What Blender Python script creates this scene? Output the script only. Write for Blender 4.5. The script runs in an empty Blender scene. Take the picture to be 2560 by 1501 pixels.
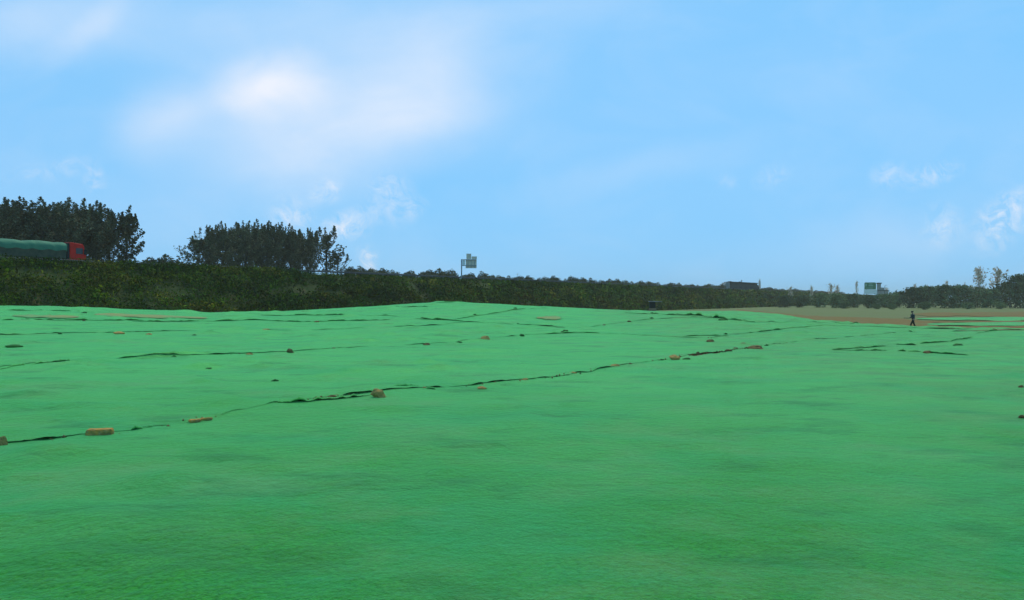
import bpy, math, random
import numpy as np
from mathutils import Vector, Matrix
R = math.radians
scene = bpy.context.scene
col = scene.collection

# ------------------------------------------------------------------ camera, sky, sun, exposure
CAM_Z = 1.5
F, CX, CY = 2009.0, 1280.0, 750.0          # focal length and centre of the 2560 px frame
cam_d = bpy.data.cameras.new("camera"); cam = bpy.data.objects.new("camera", cam_d); col.objects.link(cam)
cam.location = (0, 0, CAM_Z); cam.rotation_euler = (R(90), 0, 0)
cam_d.sensor_width = 36; cam_d.lens = 36 * F / 2560; cam_d.clip_start = 0.05; cam_d.clip_end = 9000
scene.camera = cam
SUN_EL, SUN_AZ = R(58), R(18)              # high and a little ahead of the viewer, veiled
sun_d = bpy.data.lights.new("sun", "SUN"); sun_d.energy = 1.9; sun_d.angle = R(14); sun_d.color = (1, .87, .62)
sun = bpy.data.objects.new("sun", sun_d); col.objects.link(sun); sun.location = (20, 30, 60)
sdir = Vector((math.sin(SUN_AZ) * math.cos(SUN_EL), math.cos(SUN_AZ) * math.cos(SUN_EL), math.sin(SUN_EL)))
sun.rotation_euler = sdir.to_track_quat('Z', 'Y').to_euler()
scene.view_settings.view_transform = 'Standard'; scene.view_settings.look = 'None'
scene.view_settings.exposure = 0; scene.view_settings.gamma = 1
scene.view_settings.use_curve_mapping = False

world = bpy.data.worlds.new("World"); scene.world = world; world.use_nodes = True
wt = world.node_tree; wt.nodes.clear(); wl = wt.links.new
def wn(t, **k):
    n = wt.nodes.new(t)
    for a, b in k.items(): setattr(n, a, b)
    return n
def wmath(op, a, b=None, c=None, clamp=False):
    n = wn('ShaderNodeMath', operation=op, use_clamp=clamp)
    for i, v in enumerate((a, b, c)):
        if v is None: continue
        if isinstance(v, (int, float)): n.inputs[i].default_value = v
        else: wl(v, n.inputs[i])
    return n.outputs[0]
sky = wn('ShaderNodeTexSky', sky_type='NISHITA', sun_disc=False, sun_elevation=SUN_EL, sun_rotation=SUN_AZ)
sky.air_density = 1.0; sky.dust_density = 0.6; sky.ozone_density = 1.2
geo = wn('ShaderNodeTexCoord'); sep = wn('ShaderNodeSeparateXYZ'); wl(geo.outputs['Generated'], sep.inputs[0])
ym = wmath('MAXIMUM', sep.outputs[1], 0.12)
px_, pz_ = wmath('DIVIDE', sep.outputs[0], ym), wmath('DIVIDE', sep.outputs[2], ym)
comb = wn('ShaderNodeCombineXYZ'); wl(px_, comb.inputs[0]); wl(pz_, comb.inputs[1])
front = wmath('MULTIPLY_ADD', sep.outputs[1], 6.0, -0.7, clamp=True)
def wnoise(scale, detail, rough, sx=1, sy=1, dist=0.0, rot=0.0):
    m = wn('ShaderNodeMapping'); m.inputs['Scale'].default_value = (sx, sy, 1); m.inputs['Rotation'].default_value = (0, 0, rot)
    wl(comb.outputs[0], m.inputs[0])
    n = wn('ShaderNodeTexNoise'); n.inputs['Scale'].default_value = scale; n.inputs['Detail'].default_value = detail
    n.inputs['Roughness'].default_value = rough; n.inputs['Distortion'].default_value = dist
    wl(m.outputs[0], n.inputs['Vector']); return n.outputs['Fac']
warp_n = wn('ShaderNodeTexNoise'); warp_n.inputs['Scale'].default_value = 7; warp_n.inputs['Detail'].default_value = 5
wl(comb.outputs[0], warp_n.inputs['Vector'])
ws = wn('ShaderNodeVectorMath', operation='SUBTRACT'); wl(warp_n.outputs['Color'], ws.inputs[0]); ws.inputs[1].default_value = (.5, .5, .5)
wsc = wn('ShaderNodeVectorMath', operation='SCALE'); wl(ws.outputs[0], wsc.inputs[0]); wsc.inputs['Scale'].default_value = 0.055
wadd = wn('ShaderNodeVectorMath', operation='ADD'); wl(comb.outputs[0], wadd.inputs[0]); wl(wsc.outputs[0], wadd.inputs[1])
def blob(u, y, su, sy, rot, amp):
    m = wn('ShaderNodeMapping', vector_type='TEXTURE')
    m.inputs['Location'].default_value = ((u - CX) / F, (CY - y) / F, 0)
    m.inputs['Rotation'].default_value = (0, 0, rot); m.inputs['Scale'].default_value = (su / F, sy / F, 1)
    wl(wadd.outputs[0], m.inputs[0])
    l = wn('ShaderNodeVectorMath', operation='LENGTH'); wl(m.outputs[0], l.inputs[0])
    r = wn('ShaderNodeMapRange', interpolation_type='SMOOTHSTEP'); wl(l.outputs['Value'], r.inputs[0])
    r.inputs['From Min'].default_value = 1.25; r.inputs['From Max'].default_value = 0.0; r.inputs['To Max'].default_value = amp
    return r.outputs[0]
def total(lst):
    t = None
    for b in lst:
        o = blob(*b); t = o if t is None else wmath('ADD', t, o)
    return t
soft = total([(690, 215, 165, 105, 0, .62), (850, 210, 520, 280, .12, .44), (1060, 165, 220, 160, .4, .20), (1030, 310, 240, 70, .22, .16),
              (400, 305, 150, 110, .2, .24), (540, 268, 190, 55, .3, .10), (150, 40, 460, 130, .1, .30), (230, 60, 170, 45, .75, .16),
              (800, 370, 460, 140, .2, .24), (640, 40, 260, 120, .3, .12), (1620, 420, 420, 60, .25, .10), (2250, 600, 500, 90, .1, .12), (1350, 30, 300, 60, .1, .10)])
wisp = total([(875, 558, 80, 42, .35, .75), (725, 540, 75, 55, 0, .5), (925, 655, 36, 52, 0, .9), (980, 500, 80, 60, -.7, .42), (240, 445, 34, 50, .2, .4),
              (2225, 448, 60, 42, .2, .42), (2330, 445, 80, 36, .3, .45), (2515, 560, 110, 62, .7, .72), (2360, 565, 60, 60, 0, .4), (1930, 440, 50, 36, .3, .26),
              (815, 478, 50, 36, .5, .5), (1045, 530, 40, 30, .4, .32), (130, 420, 120, 26, .25, .22), (1815, 450, 34, 24, 0, .2)])
n1 = wnoise(3.2, 5, .5, .8, 1.7, .4, .25); n2 = wnoise(38, 7, .66, 1, 1, 1.3, .4); n3 = wnoise(2.0, 3, .5, .7, 1.8, .2)
n5 = wnoise(9, 7, .62, .8, 1.5, .8, .3)
soft2 = wmath('MULTIPLY', soft, wmath('ADD', wmath('MULTIPLY_ADD', n1, 1.1, .17), wmath('MULTIPLY', n5, .5)))
wisp2 = wmath('MULTIPLY', wisp, wmath('MULTIPLY_ADD', n2, 4.0, -1.60, clamp=True))
n4 = wnoise(7, 6, .6, .8, 1.5, .6, .3)
veil = wmath('ADD', wmath('MULTIPLY_ADD', n3, .50, -.15, clamp=True), wmath('MULTIPLY_ADD', n4, .42, -.19, clamp=True))
dens = wmath('MULTIPLY', wmath('ADD', wmath('ADD', soft2, wisp2), wmath('MULTIPLY', veil, .7)), front, clamp=True)
mx1 = wn('ShaderNodeMix', data_type='RGBA'); mx1.inputs['Factor'].default_value = .86
wl(sky.outputs[0], mx1.inputs['A']); mx1.inputs['B'].default_value = (1.86, 6.0, 10.6, 1)
mx2 = wn('ShaderNodeMix', data_type='RGBA'); wl(dens, mx2.inputs['Factor']); wl(mx1.outputs['Result'], mx2.inputs['A']); mx2.inputs['B'].default_value = (8.6, 9.1, 10.2, 1)
bg = wn('ShaderNodeBackground'); bg.inputs['Strength'].default_value = 0.1
wl(mx2.outputs['Result'], bg.inputs['Color'])
wo = wn('ShaderNodeOutputWorld'); wl(bg.outputs[0], wo.inputs['Surface'])

# ------------------------------------------------------------------ helpers
def tag(o, label=None, cat=None, group=None, kind=None):
    for k, v in (('label', label), ('category', cat), ('group', group), ('kind', kind)):
        if v: o[k] = v
    return o
def empty(name, loc=(0, 0, 0), rz=0):
    o = bpy.data.objects.new(name, None); col.objects.link(o); o.location = loc; o.rotation_euler = (0, 0, rz); o.empty_display_size = .3
    return o
def link(name, me, mat=None, parent=None, smooth=False):
    o = bpy.data.objects.new(name, me); col.objects.link(o)
    if mat is not None:
        for m in (mat if isinstance(mat, (list, tuple)) else [mat]): me.materials.append(m)
    if parent is not None: o.parent = parent
    if smooth: me.polygons.foreach_set('use_smooth', [True] * len(me.polygons))
    return o
def np_mesh(name, V, Fq):
    """V (n,3), Fq (m,k) of one face size"""
    V = np.asarray(V, np.float32); Fq = np.asarray(Fq, np.int32)
    me = bpy.data.meshes.new(name); me.vertices.add(len(V)); me.vertices.foreach_set('co', V.ravel())
    k = Fq.shape[1]; me.loops.add(Fq.size); me.loops.foreach_set('vertex_index', Fq.ravel())
    me.polygons.add(len(Fq)); me.polygons.foreach_set('loop_start', np.arange(0, Fq.size, k, dtype=np.int32))
    me.update(calc_edges=True); me.validate(); return me
def grid_faces(nr, nc):
    i = np.arange(nr - 1)[:, None] * nc + np.arange(nc - 1)[None, :]
    return np.stack([i, i + 1, i + nc + 1, i + nc], -1).reshape(-1, 4)
class MB:
    def __init__(s): s.v = []; s.f = []
    def box(s, x0, x1, y0, y1, z0, z1, M=None):
        b = len(s.v)
        for p in ((x0, y0, z0), (x1, y0, z0), (x1, y1, z0), (x0, y1, z0), (x0, y0, z1), (x1, y0, z1), (x1, y1, z1), (x0, y1, z1)):
            s.v.append(tuple(M @ Vector(p)) if M else p)
        for q in ((3, 2, 1, 0), (4, 5, 6, 7), (0, 1, 5, 4), (1, 2, 6, 5), (2, 3, 7, 6), (3, 0, 4, 7)): s.f.append(tuple(b + i for i in q))
        return s
    def tube(s, pts, rad, n=8):
        pts = [Vector([float(q) for q in p]) for p in pts]; b = len(s.v)
        for i, p in enumerate(pts):
            d = (pts[min(i + 1, len(pts) - 1)] - pts[max(i - 1, 0)]).normalized()
            a = d.orthogonal().normalized() if abs(d.z) > .999 else d.cross(Vector((0, 0, 1))).normalized()
            c = d.cross(a)
            r = float(rad[i] if isinstance(rad, (list, tuple)) else rad)
            for k in range(n):
                t = 2 * math.pi * k / n; s.v.append(tuple(p + r * (math.cos(t) * a + math.sin(t) * c)))
        for i in range(len(pts) - 1):
            for k in range(n):
                k2 = (k + 1) % n; s.f.append((b + i * n + k, b + i * n + k2, b + (i + 1) * n + k2, b + (i + 1) * n + k))
        s.f.append(tuple(b + k for k in range(n))[::-1]); s.f.append(tuple(b + (len(pts) - 1) * n + k for k in range(n)))
        return s
    def prism(s, poly, y0, y1):
        """poly in (x,z), extruded along y"""
        b = len(s.v); n = len(poly)
        for y in (y0, y1):
            for x, z in poly: s.v.append((x, y, z))
        s.f.append(tuple(range(b, b + n))); s.f.append(tuple(range(b + 2 * n - 1, b + n - 1, -1)))
        for k in range(n):
            k2 = (k + 1) % n; s.f.append((b + k2, b + k, b + n + k, b + n + k2))
        return s
    def build(s, name, mat, parent=None, bevel=0, smooth=False):
        me = bpy.data.meshes.new(name); me.from_pydata(s.v, [], s.f); me.update()
        o = link(name, me, mat, parent, smooth)
        if bevel:
            m = o.modifiers.new('bevel', 'BEVEL'); m.width = bevel; m.segments = 2; m.limit_method = 'ANGLE'
        return o
def copy_tree(o, parent=None):
    c = o.copy(); col.objects.link(c); c.parent = parent
    for ch in list(o.children): copy_tree(ch, c)
    return c
# vectorised value noise
_T = np.random.RandomState(7).rand(256, 256)
def vnoise(x, y):
    x = np.asarray(x, float); y = np.asarray(y, float)
    xi = np.floor(x).astype(int); yi = np.floor(y).astype(int); fx = x - xi; fy = y - yi
    fx = fx * fx * fx * (fx * (fx * 6 - 15) + 10); fy = fy * fy * fy * (fy * (fy * 6 - 15) + 10)
    g = lambda a, b: _T[a & 255, b & 255]
    return (g(xi, yi) * (1 - fx) + g(xi + 1, yi) * fx) * (1 - fy) + (g(xi, yi + 1) * (1 - fx) + g(xi + 1, yi + 1) * fx) * fy
def fbm(x, y, o=3, rough=.5):
    s = 0; a = 1; t = 0
    for k in range(o):
        s = s + a * (vnoise(x * 2 ** k + 17.3 * k, y * 2 ** k + 9.1 * k) - .5); t += a; a *= rough
    return s / t
def sstep(t):
    t = np.clip(t, 0, 1); return t * t * (3 - 2 * t)

# ------------------------------------------------------------------ materials
def mat(name, base, rough=.8, spec=.3, noise=None, bump=None, attr=None, sheen=0, **kw):
    m = bpy.data.materials.new(name); m.use_nodes = True; nt = m.node_tree; p = nt.nodes['Principled BSDF']
    p.inputs['Base Color'].default_value = (*base, 1); p.inputs['Roughness'].default_value = rough
    p.inputs['Specular IOR Level'].default_value = spec
    if sheen: p.inputs['Sheen Weight'].default_value = sheen
    for k, v in kw.items(): p.inputs[k].default_value = v
    tc = nt.nodes.new('ShaderNodeTexCoord')
    src = None
    if noise:                                   # list of (scale, other colour, lo, hi)
        for sc, c2, lo, hi in noise:
            n = nt.nodes.new('ShaderNodeTexNoise'); n.inputs['Scale'].default_value = sc; n.inputs['Detail'].default_value = 5
            nt.links.new(tc.outputs['Object'], n.inputs['Vector'])
            mr = nt.nodes.new('ShaderNodeMapRange'); mr.inputs['From Min'].default_value = lo; mr.inputs['From Max'].default_value = hi
            nt.links.new(n.outputs['Fac'], mr.inputs[0])
            mx = nt.nodes.new('ShaderNodeMix'); mx.data_type = 'RGBA'; nt.links.new(mr.outputs[0], mx.inputs['Factor'])
            if src is None: mx.inputs['A'].default_value = (*base, 1)
            else: nt.links.new(src, mx.inputs['A'])
            mx.inputs['B'].default_value = (*c2, 1); src = mx.outputs['Result']
    if attr:
        a = nt.nodes.new('ShaderNodeAttribute'); a.attribute_name = attr
        mx = nt.nodes.new('ShaderNodeMix'); mx.data_type = 'RGBA'; mx.blend_type = 'MULTIPLY'; mx.inputs['Factor'].default_value = 1
        if src is None: mx.inputs['A'].default_value = (*base, 1)
        else: nt.links.new(src, mx.inputs['A'])
        nt.links.new(a.outputs['Color'], mx.inputs['B']); src = mx.outputs['Result']
    if src is not None: nt.links.new(src, p.inputs['Base Color'])
    if bump:
        n = nt.nodes.new('ShaderNodeTexNoise'); n.inputs['Scale'].default_value = bump[0]; n.inputs['Detail'].default_value = 6
        nt.links.new(tc.outputs['Object'], n.inputs['Vector'])
        b = nt.nodes.new('ShaderNodeBump'); b.inputs['Strength'].default_value = bump[1]; b.inputs['Distance'].default_value = bump[2]
        nt.links.new(n.outputs['Fac'], b.inputs['Height']); nt.links.new(b.outputs[0], p.inputs['Normal'])
    return m

def net_material():
    m = bpy.data.materials.new('green_dust_net'); m.use_nodes = True; nt = m.node_tree; p = nt.nodes['Principled BSDF']; L = nt.links.new
    tc = nt.nodes.new('ShaderNodeTexCoord')
    def noise(scale, detail=4, rough=.55, map_scale=(1, 1, 1), rot=0):
        mp = nt.nodes.new('ShaderNodeMapping'); mp.inputs['Scale'].default_value = map_scale; mp.inputs['Rotation'].default_value = (0, 0, rot)
        L(tc.outputs['Object'], mp.inputs[0])
        n = nt.nodes.new('ShaderNodeTexNoise'); n.inputs['Scale'].default_value = scale; n.inputs['Detail'].default_value = detail; n.inputs['Roughness'].default_value = rough
        L(mp.outputs[0], n.inputs['Vector']); return n.outputs['Fac']
    def mix(fac, lo, hi, A, B, blend='MIX', amount=1):
        mr = nt.nodes.new('ShaderNodeMapRange'); L(fac, mr.inputs[0]); mr.inputs['From Min'].default_value = lo; mr.inputs['From Max'].default_value = hi
        mr.inputs['To Max'].default_value = amount
        mx = nt.nodes.new('ShaderNodeMix'); mx.data_type = 'RGBA'; mx.blend_type = blend; L(mr.outputs[0], mx.inputs['Factor'])
        for s, v in (('A', A), ('B', B)):
            if isinstance(v, tuple): mx.inputs[s].default_value = (*v, 1)
            else: L(v, mx.inputs[s])
        return mx.outputs['Result']
    big = noise(.42, 4, .5); mid = noise(1.3, 4, .55, (1, 1, 1)); streak = noise(1.3, 5, .6, (.5, 1.6, 1), R(-55)); blot = noise(.9, 6, .62, (1, 1.3, 1), .4)
    fine = noise(38, 3, .7); speck = noise(9, 5, .65)
    c = mix(big, .38, .66, (.038, .275, .018), (.042, .262, .034))           # faded teal and fresher green areas
    c = mix(mid, .50, .72, c, (.080, .255, .040), amount=.75)                  # dusty, yellower
    c = mix(streak, .52, .74, c, (.018, .220, .014), amount=.6)
    c = mix(speck, .50, .78, c, (.044, .180, .012), amount=.6)                # soil showing through the weave
    c = mix(fine, .40, .62, c, (.010, .105, .012), amount=.66)
    c = mix(blot, .50, .66, c, (.020, .200, .016), amount=.5)
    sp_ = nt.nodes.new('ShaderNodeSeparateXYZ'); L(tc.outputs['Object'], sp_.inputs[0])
    if True:                                     # paler with distance: the sheen of a grazing view painted into the colour
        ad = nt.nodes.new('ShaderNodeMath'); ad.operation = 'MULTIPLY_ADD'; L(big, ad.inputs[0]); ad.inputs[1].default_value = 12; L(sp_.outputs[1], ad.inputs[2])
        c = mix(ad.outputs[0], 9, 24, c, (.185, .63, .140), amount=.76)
        # mud stains on the walked-on side
        mr = nt.nodes.new('ShaderNodeMapRange'); L(sp_.outputs[0], mr.inputs[0]); mr.inputs['From Min'].default_value = 1.5; mr.inputs['From Max'].default_value = 7
        mm = nt.nodes.new('ShaderNodeMath'); mm.operation = 'MULTIPLY'; L(mr.outputs[0], mm.inputs[0]); L(mid, mm.inputs[1])
        c = mix(mm.outputs[0], .26, .66, c, (.120, .225, .045), amount=.7)
    teal = noise(.40, 6, .66, (1, 1.4, 1), .9); dark = noise(.8, 6, .7, (.8, 1.5, 1), R(-50)); dust = noise(.55, 6, .66, (1, 1, 1), 2.0)
    c = mix(teal, .46, .64, c, (.024, .300, .078), amount=.46)
    c = mix(dust, .50, .66, c, (.150, .300, .080), amount=.48)
    c = mix(dark, .53, .66, c, (.022, .140, .022), amount=.62)
    L(c, p.inputs['Base Color']); p.inputs['Roughness'].default_value = .62; p.inputs['Specular IOR Level'].default_value = .06
    p.inputs['Sheen Weight'].default_value = 1.0; p.inputs['Sheen Roughness'].default_value = .28; p.inputs['Sheen Tint'].default_value = (.34, 1, .30, 1); tsc = nt.nodes.new('ShaderNodeVectorMath'); tsc.operation = 'MULTIPLY_ADD'; tsc.inputs[1].default_value = (2.0, 2.1, 2.0); tsc.inputs[2].default_value = (.20, .32, .17); L(c, tsc.inputs[0]); L(tsc.outputs[0], p.inputs['Sheen Tint'])
    b1 = nt.nodes.new('ShaderNodeBump'); b1.inputs['Strength'].default_value = .55; b1.inputs['Distance'].default_value = .012; L(fine, b1.inputs['Height'])
    b2 = nt.nodes.new('ShaderNodeBump'); b2.inputs['Strength'].default_value = .75; b2.inputs['Distance'].default_value = .06; L(speck, b2.inputs['Height']); L(b1.outputs[0], b2.inputs['Normal'])
    b3 = nt.nodes.new('ShaderNodeBump'); b3.inputs['Strength'].default_value = .25; b3.inputs['Distance'].default_value = .06; L(streak, b3.inputs['Height']); L(b2.outputs[0], b3.inputs['Normal'])
    L(b3.outputs[0], p.inputs['Normal'])
    return m
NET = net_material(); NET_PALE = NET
SOIL = mat('soil', (.24, .15, .06), .95, .1, [(.8, (.19, .12, .06), .4, .65), (6, (.075, .055, .03), .5, .75)], (9, .8, .05))
FIELD = mat('field_ground', (.165, .185, .052), .95, .1, [(.05, (.20, .15, .06), .56, .70), (.3, (.185, .195, .08), .45, .7), (2.5, (.15, .125, .06), .5, .75)], (3, .6, .1))
REDSOIL = mat('red_soil', (.22, .135, .036), .95, .1, [(.12, (.19, .165, .05), .48, .66), (1.2, (.17, .115, .045), .5, .75)], (4, .8, .08))
CLOD = mat('clod_earth', (.62, .33, .095), .95, .1, [(7, (.36, .22, .07), .42, .66), (26, (.62, .38, .15), .5, .75)], (22, 1, .02))
CLOD_DARK = mat('clod_dark_earth', (.30, .17, .055), .95, .1, [(7, (.11, .09, .04), .42, .62), (26, (.26, .17, .09), .5, .75)], (22, 1, .02))
CLOD_NET = mat('clod_under_net', (.022, .16, .02), .8, .2, [(9, (.05, .10, .02), .45, .65)], (22, 1, .02))
SAND = mat('pale_sand', (.28, .30, .10), .95, .1, [(.5, (.12, .36, .12), .42, .60), (3, (.30, .27, .10), .5, .68)], (9, .8, .03))
BRICK = mat('old_brick', (.62, .28, .06), .95, .1, [(14, (.24, .17, .06), .42, .66), (40, (.50, .32, .14), .52, .72)], (40, 1, .01))
LEAF = mat('leaf_slope', (.064, .080, .003), .85, .04, attr='tint')
def vary(m, lo, hi):
    nt = m.node_tree; p = nt.nodes['Principled BSDF']; l = p.inputs['Base Color'].links[0].from_socket
    oi = nt.nodes.new('ShaderNodeObjectInfo'); mr = nt.nodes.new('ShaderNodeMapRange'); mr.inputs['To Min'].default_value = lo; mr.inputs['To Max'].default_value = hi
    nt.links.new(oi.outputs['Random'], mr.inputs[0]); sc = nt.nodes.new('ShaderNodeVectorMath'); sc.operation = 'SCALE'; nt.links.new(l, sc.inputs[0]); nt.links.new(mr.outputs[0], sc.inputs['Scale'])
    nt.links.new(sc.outputs[0], p.inputs['Base Color']); return m
LEAF_TREE = mat('leaf_poplar', (.102, .090, .042), .85, .06, attr='tint')
LEAF_PALE = mat('leaf_pale', (.74, .54, .38), .8, .1, attr='tint')
LEAF_FAR = mat('leaf_thicket', (.105, .128, .046), .85, .06, attr='tint')
vary(LEAF_TREE, .75, 1.4); vary(LEAF_FAR, .6, 1.7)
BARK = mat('bark', (.05, .042, .035), .9, .1, [(5, (.09, .075, .06), .45, .65)])
BARK_PALE = mat('bark_pale', (.16, .13, .10), .9, .1, [(5, (.09, .075, .06), .45, .65)])
EMB = mat('embankment_soil', (.060, .075, .018), .95, .1, [(.25, (.10, .07, .028), .52, .66), (1.5, (.04, .055, .014), .4, .6)])
ASPH = mat('asphalt', (.05, .05, .05), .9, .2, [(4, (.065, .063, .06), .4, .6)])
LINE = mat('road_paint', (.7, .7, .68), .7, .3)
STEEL = mat('galvanised_steel', (.30, .31, .31), .5, .4, [(3, (.22, .23, .23), .4, .6)], Metallic=.5)
RAIL = mat('weathered_rail', (.11, .115, .11), .8, .1, [(3, (.08, .08, .08), .4, .6)])
SIGNBACK = mat('sign_back_aluminium', (.78, .59, .42), .6, .3, [(2.5, (.64, .50, .36), .4, .6)])
SKYPALE = mat('pale_sky_fill', (.85, .80, .72), .6, .3, [(3, (.74, .70, .62), .4, .6)])
SIGNGREEN = mat('sign_green', (.012, .14, .055), .5, .4, [(1.0, (.02, .17, .07), .4, .6)])
SIGNLETTER = mat('sign_letter', (.32, .50, .36), .5, .3)
RED = mat('cab_red', (.72, .014, .008), .5, .15, [(2, (.60, .014, .008), .4, .65)])
TARP = mat("tarpaulin_green", (.045, .20, .10), .7, .3, [(1.3, (.03, .17, .09), .42, .62)], (2.0, .7, .12))
TRAILSIDE = mat('trailer_side', (.075, .085, .05), .85, .1, [(1.5, (.045, .055, .035), .4, .65)])
BLACK = mat('black_rubber', (.015, .015, .016), .8, .3)
GLASSD = mat('dark_window', (.015, .02, .022), .15, .5)
CHROME = mat('grey_paint', (.25, .26, .27), .5, .4)
WALLD = mat('dark_wall', (.030, .036, .036), .8, .2, [(.5, (.045, .045, .04), .42, .62)])
WALLP = mat('pale_wall', (.36, .33, .29), .8, .2, [(.4, (.24, .22, .19), .42, .62)])
CONC = mat('concrete', (.25, .17, .095), .9, .1, [(2, (.19, .13, .075), .4, .65)])
CABBLUE = mat('cabinet_blue', (.006, .013, .013), .8, .1, [(2, (.008, .018, .013), .4, .6)])
SKIN = mat('skin', (.32, .19, .13), .6, .3)
JACKET = mat('jacket_teal', (.022, .055, .055), .9, .2, [(6, (.03, .045, .04), .4, .65)])
TROUS = mat('trousers_dark', (.016, .030, .018), .9, .2, [(6, (.03, .035, .02), .4, .65)])
CAP = mat('cap_dark', (.02, .04, .032), .9, .2)
BOARD = mat('dark_board', (.03, .032, .018), .8, .2, [(4, (.05, .045, .025), .4, .6)])

# ------------------------------------------------------------------ terrain
LOW = -1.6
_tu = np.array([-1600, -200, 0, 250, 400, 520, 700, 900, 1000, 1100, 1150, 1250, 1350, 1500, 1620, 1760, 1870, 1950, 2050, 2150, 2290, 2400, 2560, 2800, 4400], float)
_tv = np.array([12, 12, 13.5, 19, 24, 29, 27.5, 16, 9, 4, 3.5, 8, 14.5, 22.5, 28, 27, 26.5, 33, 52, 62, 70, 72.5, 74.5, 76, 76], float)
_ty = np.array([60, 60, 62, 64, 64, 64, 65, 66, 67, 68, 68, 68, 67, 64, 62, 58, 55, 52, 48, 45, 43, 42, 41, 40, 40], float)
_fu = np.arange(-1600, 4401, 5.0)
def _sm(a, w=13):
    k = np.hanning(w + 2)[1:-1]; k /= k.sum(); return np.convolve(np.pad(a, w // 2, mode='edge'), k, 'valid')
_fv = _sm(np.interp(_fu, _tu, _tv)); _fy = _sm(np.interp(_fu, _tu, _ty), 31)
def edge(u):
    Y = np.interp(u, _fu, _fy); v = np.interp(u, _fu, _fv); return Y, CAM_Z - v * Y / F - .085
def base_z(u, Y):
    Ye, ze = edge(u); Y0 = np.minimum(30, Ye - 12)
    up = ze * sstep((Y - Y0) / (Ye - Y0))
    dn = ze + (LOW - ze) * sstep((Y - Ye) / 13.0)
    return np.where(Y < Ye, up, dn)
def lumps(x, y):
    a = np.clip(y / 6, .3, 1)
    return .075 * a * fbm(x / 2.6, y / 2.6, 2) + .16 * fbm(x / 9 + 5, y / 9, 2) * np.clip((y - 6) / 15, 0, 1)
def gz(x, y):
    x = np.asarray(x, float); y = np.asarray(y, float)
    yy = np.maximum(y, .3); u = np.clip(CX + F * x / yy, -1600, 4400)
    fade = np.clip((140 - y) / 60, 0, 1)
    return base_z(u, yy) + lumps(x, y) * fade
def hit(u, py):
    """where the line of sight through a point of the photograph meets the ground"""
    v = py - CY; Ys = np.linspace(2.5, 75, 3600)
    vv = (CAM_Z - base_z(np.full_like(Ys, u), Ys)) * F / Ys
    k = np.argmax(vv <= v) if (vv <= v).any() else len(Ys) - 1
    Ye = float(edge(u)[0])
    return min(float(Ys[k]), Ye - .3)
def at(u, py, dz=0):
    Y = hit(u, py); x = (u - CX) / F * Y
    return Vector((x, Y, float(gz(x, Y)) + dz))
def far_pt(u, Y, z): return Vector(((u - CX) / F * Y, Y, z))

xs = np.unique(np.concatenate([np.arange(-80, 100, .8), -80 - np.geomspace(1, 1500, 40), 100 + np.geomspace(1, 1500, 40)]))
ys = np.unique(np.concatenate([np.arange(-20, 0, 2.0), np.arange(0, 112, .6), 112 + np.geomspace(1, 1500, 60)]))
X, Yg = np.meshgrid(xs, ys); Z = gz(X, Yg)
g = link('ground', np_mesh('ground', np.stack([X, Yg, Z], -1).reshape(-1, 3), grid_faces(len(ys), len(xs))), FIELD, smooth=True)
tag(g, 'olive grass and bare earth of the low field beyond the nets', 'ground', kind='structure')

# ------------------------------------------------------------------ the green dust nets
S1 = [(-1600, 1420), (-400, 1190), (0, 1124), (110, 1113), (190, 1106), (250, 1101), (330, 1090), (372, 1083), (490, 1062), (540, 1053), (640, 1032), (700, 1019), (760, 1012), (830, 1004),
      (930, 994), (1000, 984), (1080, 980), (1180, 972), (1260, 963), (1340, 952), (1410, 944), (1440, 936), (1500, 927), (1560, 918), (1640, 906), (1690, 898), (1740, 890), (1800, 881),
      (1860, 870), (1905, 862), (2000, 853), (2100, 846), (2200, 838), (2290, 831), (2420, 829), (2560, 828), (4400, 829)]
S2 = [(-1600, 1180), (-300, 970), (0, 927), (120, 913), (225, 912), (435, 899), (620, 892), (725, 887), (833, 879), (960, 870), (1067, 863), (1147, 857), (1213, 851), (1305, 843), (1413, 836),
      (1480, 838), (1560, 841), (1650, 845), (1720, 847), (1776, 847), (1840, 838), (1900, 833), (1960, 826), (2010, 819), (2060, 816), (2150, 819), (2290, 825), (2420, 825.5), (2560, 826.5), (4400, 827.5)]
S3 = [(-1600, 1000), (-200, 858), (0, 843), (60, 840), (280, 836), (380, 834), (480, 832), (570, 832), (660, 829), (760, 829), (860, 827), (960, 822), (1060, 818), (1110, 814), (1150, 807), (1240, 808),
      (1330, 815), (1420, 822), (1480, 820), (1515, 813), (1573, 804), (1640, 799), (1700, 796), (1790, 797), (1830, 802), (1895, 808), (1960, 809), (2060, 810), (2150, 815.5), (2290, 822.5), (2420, 824), (2560, 825.3), (4400, 826.5)]
ug = np.unique(np.concatenate([np.linspace(-1600, -100, 80), np.arange(-100, 2661, 5.0), np.linspace(2660, 4400, 90)]))
def seam_curve(S):
    pts = [(u, hit(u, py)) for u, py in S]
    Y = np.interp(ug, [p[0] for p in pts], [p[1] for p in pts])
    return _sm(Y, 5) * (1 + .006 * fbm(ug / 45, ug * 0 + len(S), 3))
Y1, Y2, Y3 = seam_curve(S1), seam_curve(S2), seam_curve(S3)
Ye = edge(ug)[0]
Y2 = np.maximum(Y2, Y1 + .25); Y3 = np.maximum(Y3, Y2 + .25); Y4 = np.maximum(Ye + .9, Y3 + .3)
def bumpf(u, a, b, h, s=10):
    return h * sstep((u - a) / s) * sstep((b - u) / s)
gap1 = bumpf(ug, 1705, 1838, .95, 40) + bumpf(ug, 1856, 1915, .8, 25) + bumpf(ug, 720, 850, .22, 30) + bumpf(ug, -400, 190, .10, 30) + bumpf(ug, 470, 540, .14, 20) + bumpf(ug, 1190, 1300, .10, 30)
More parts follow.
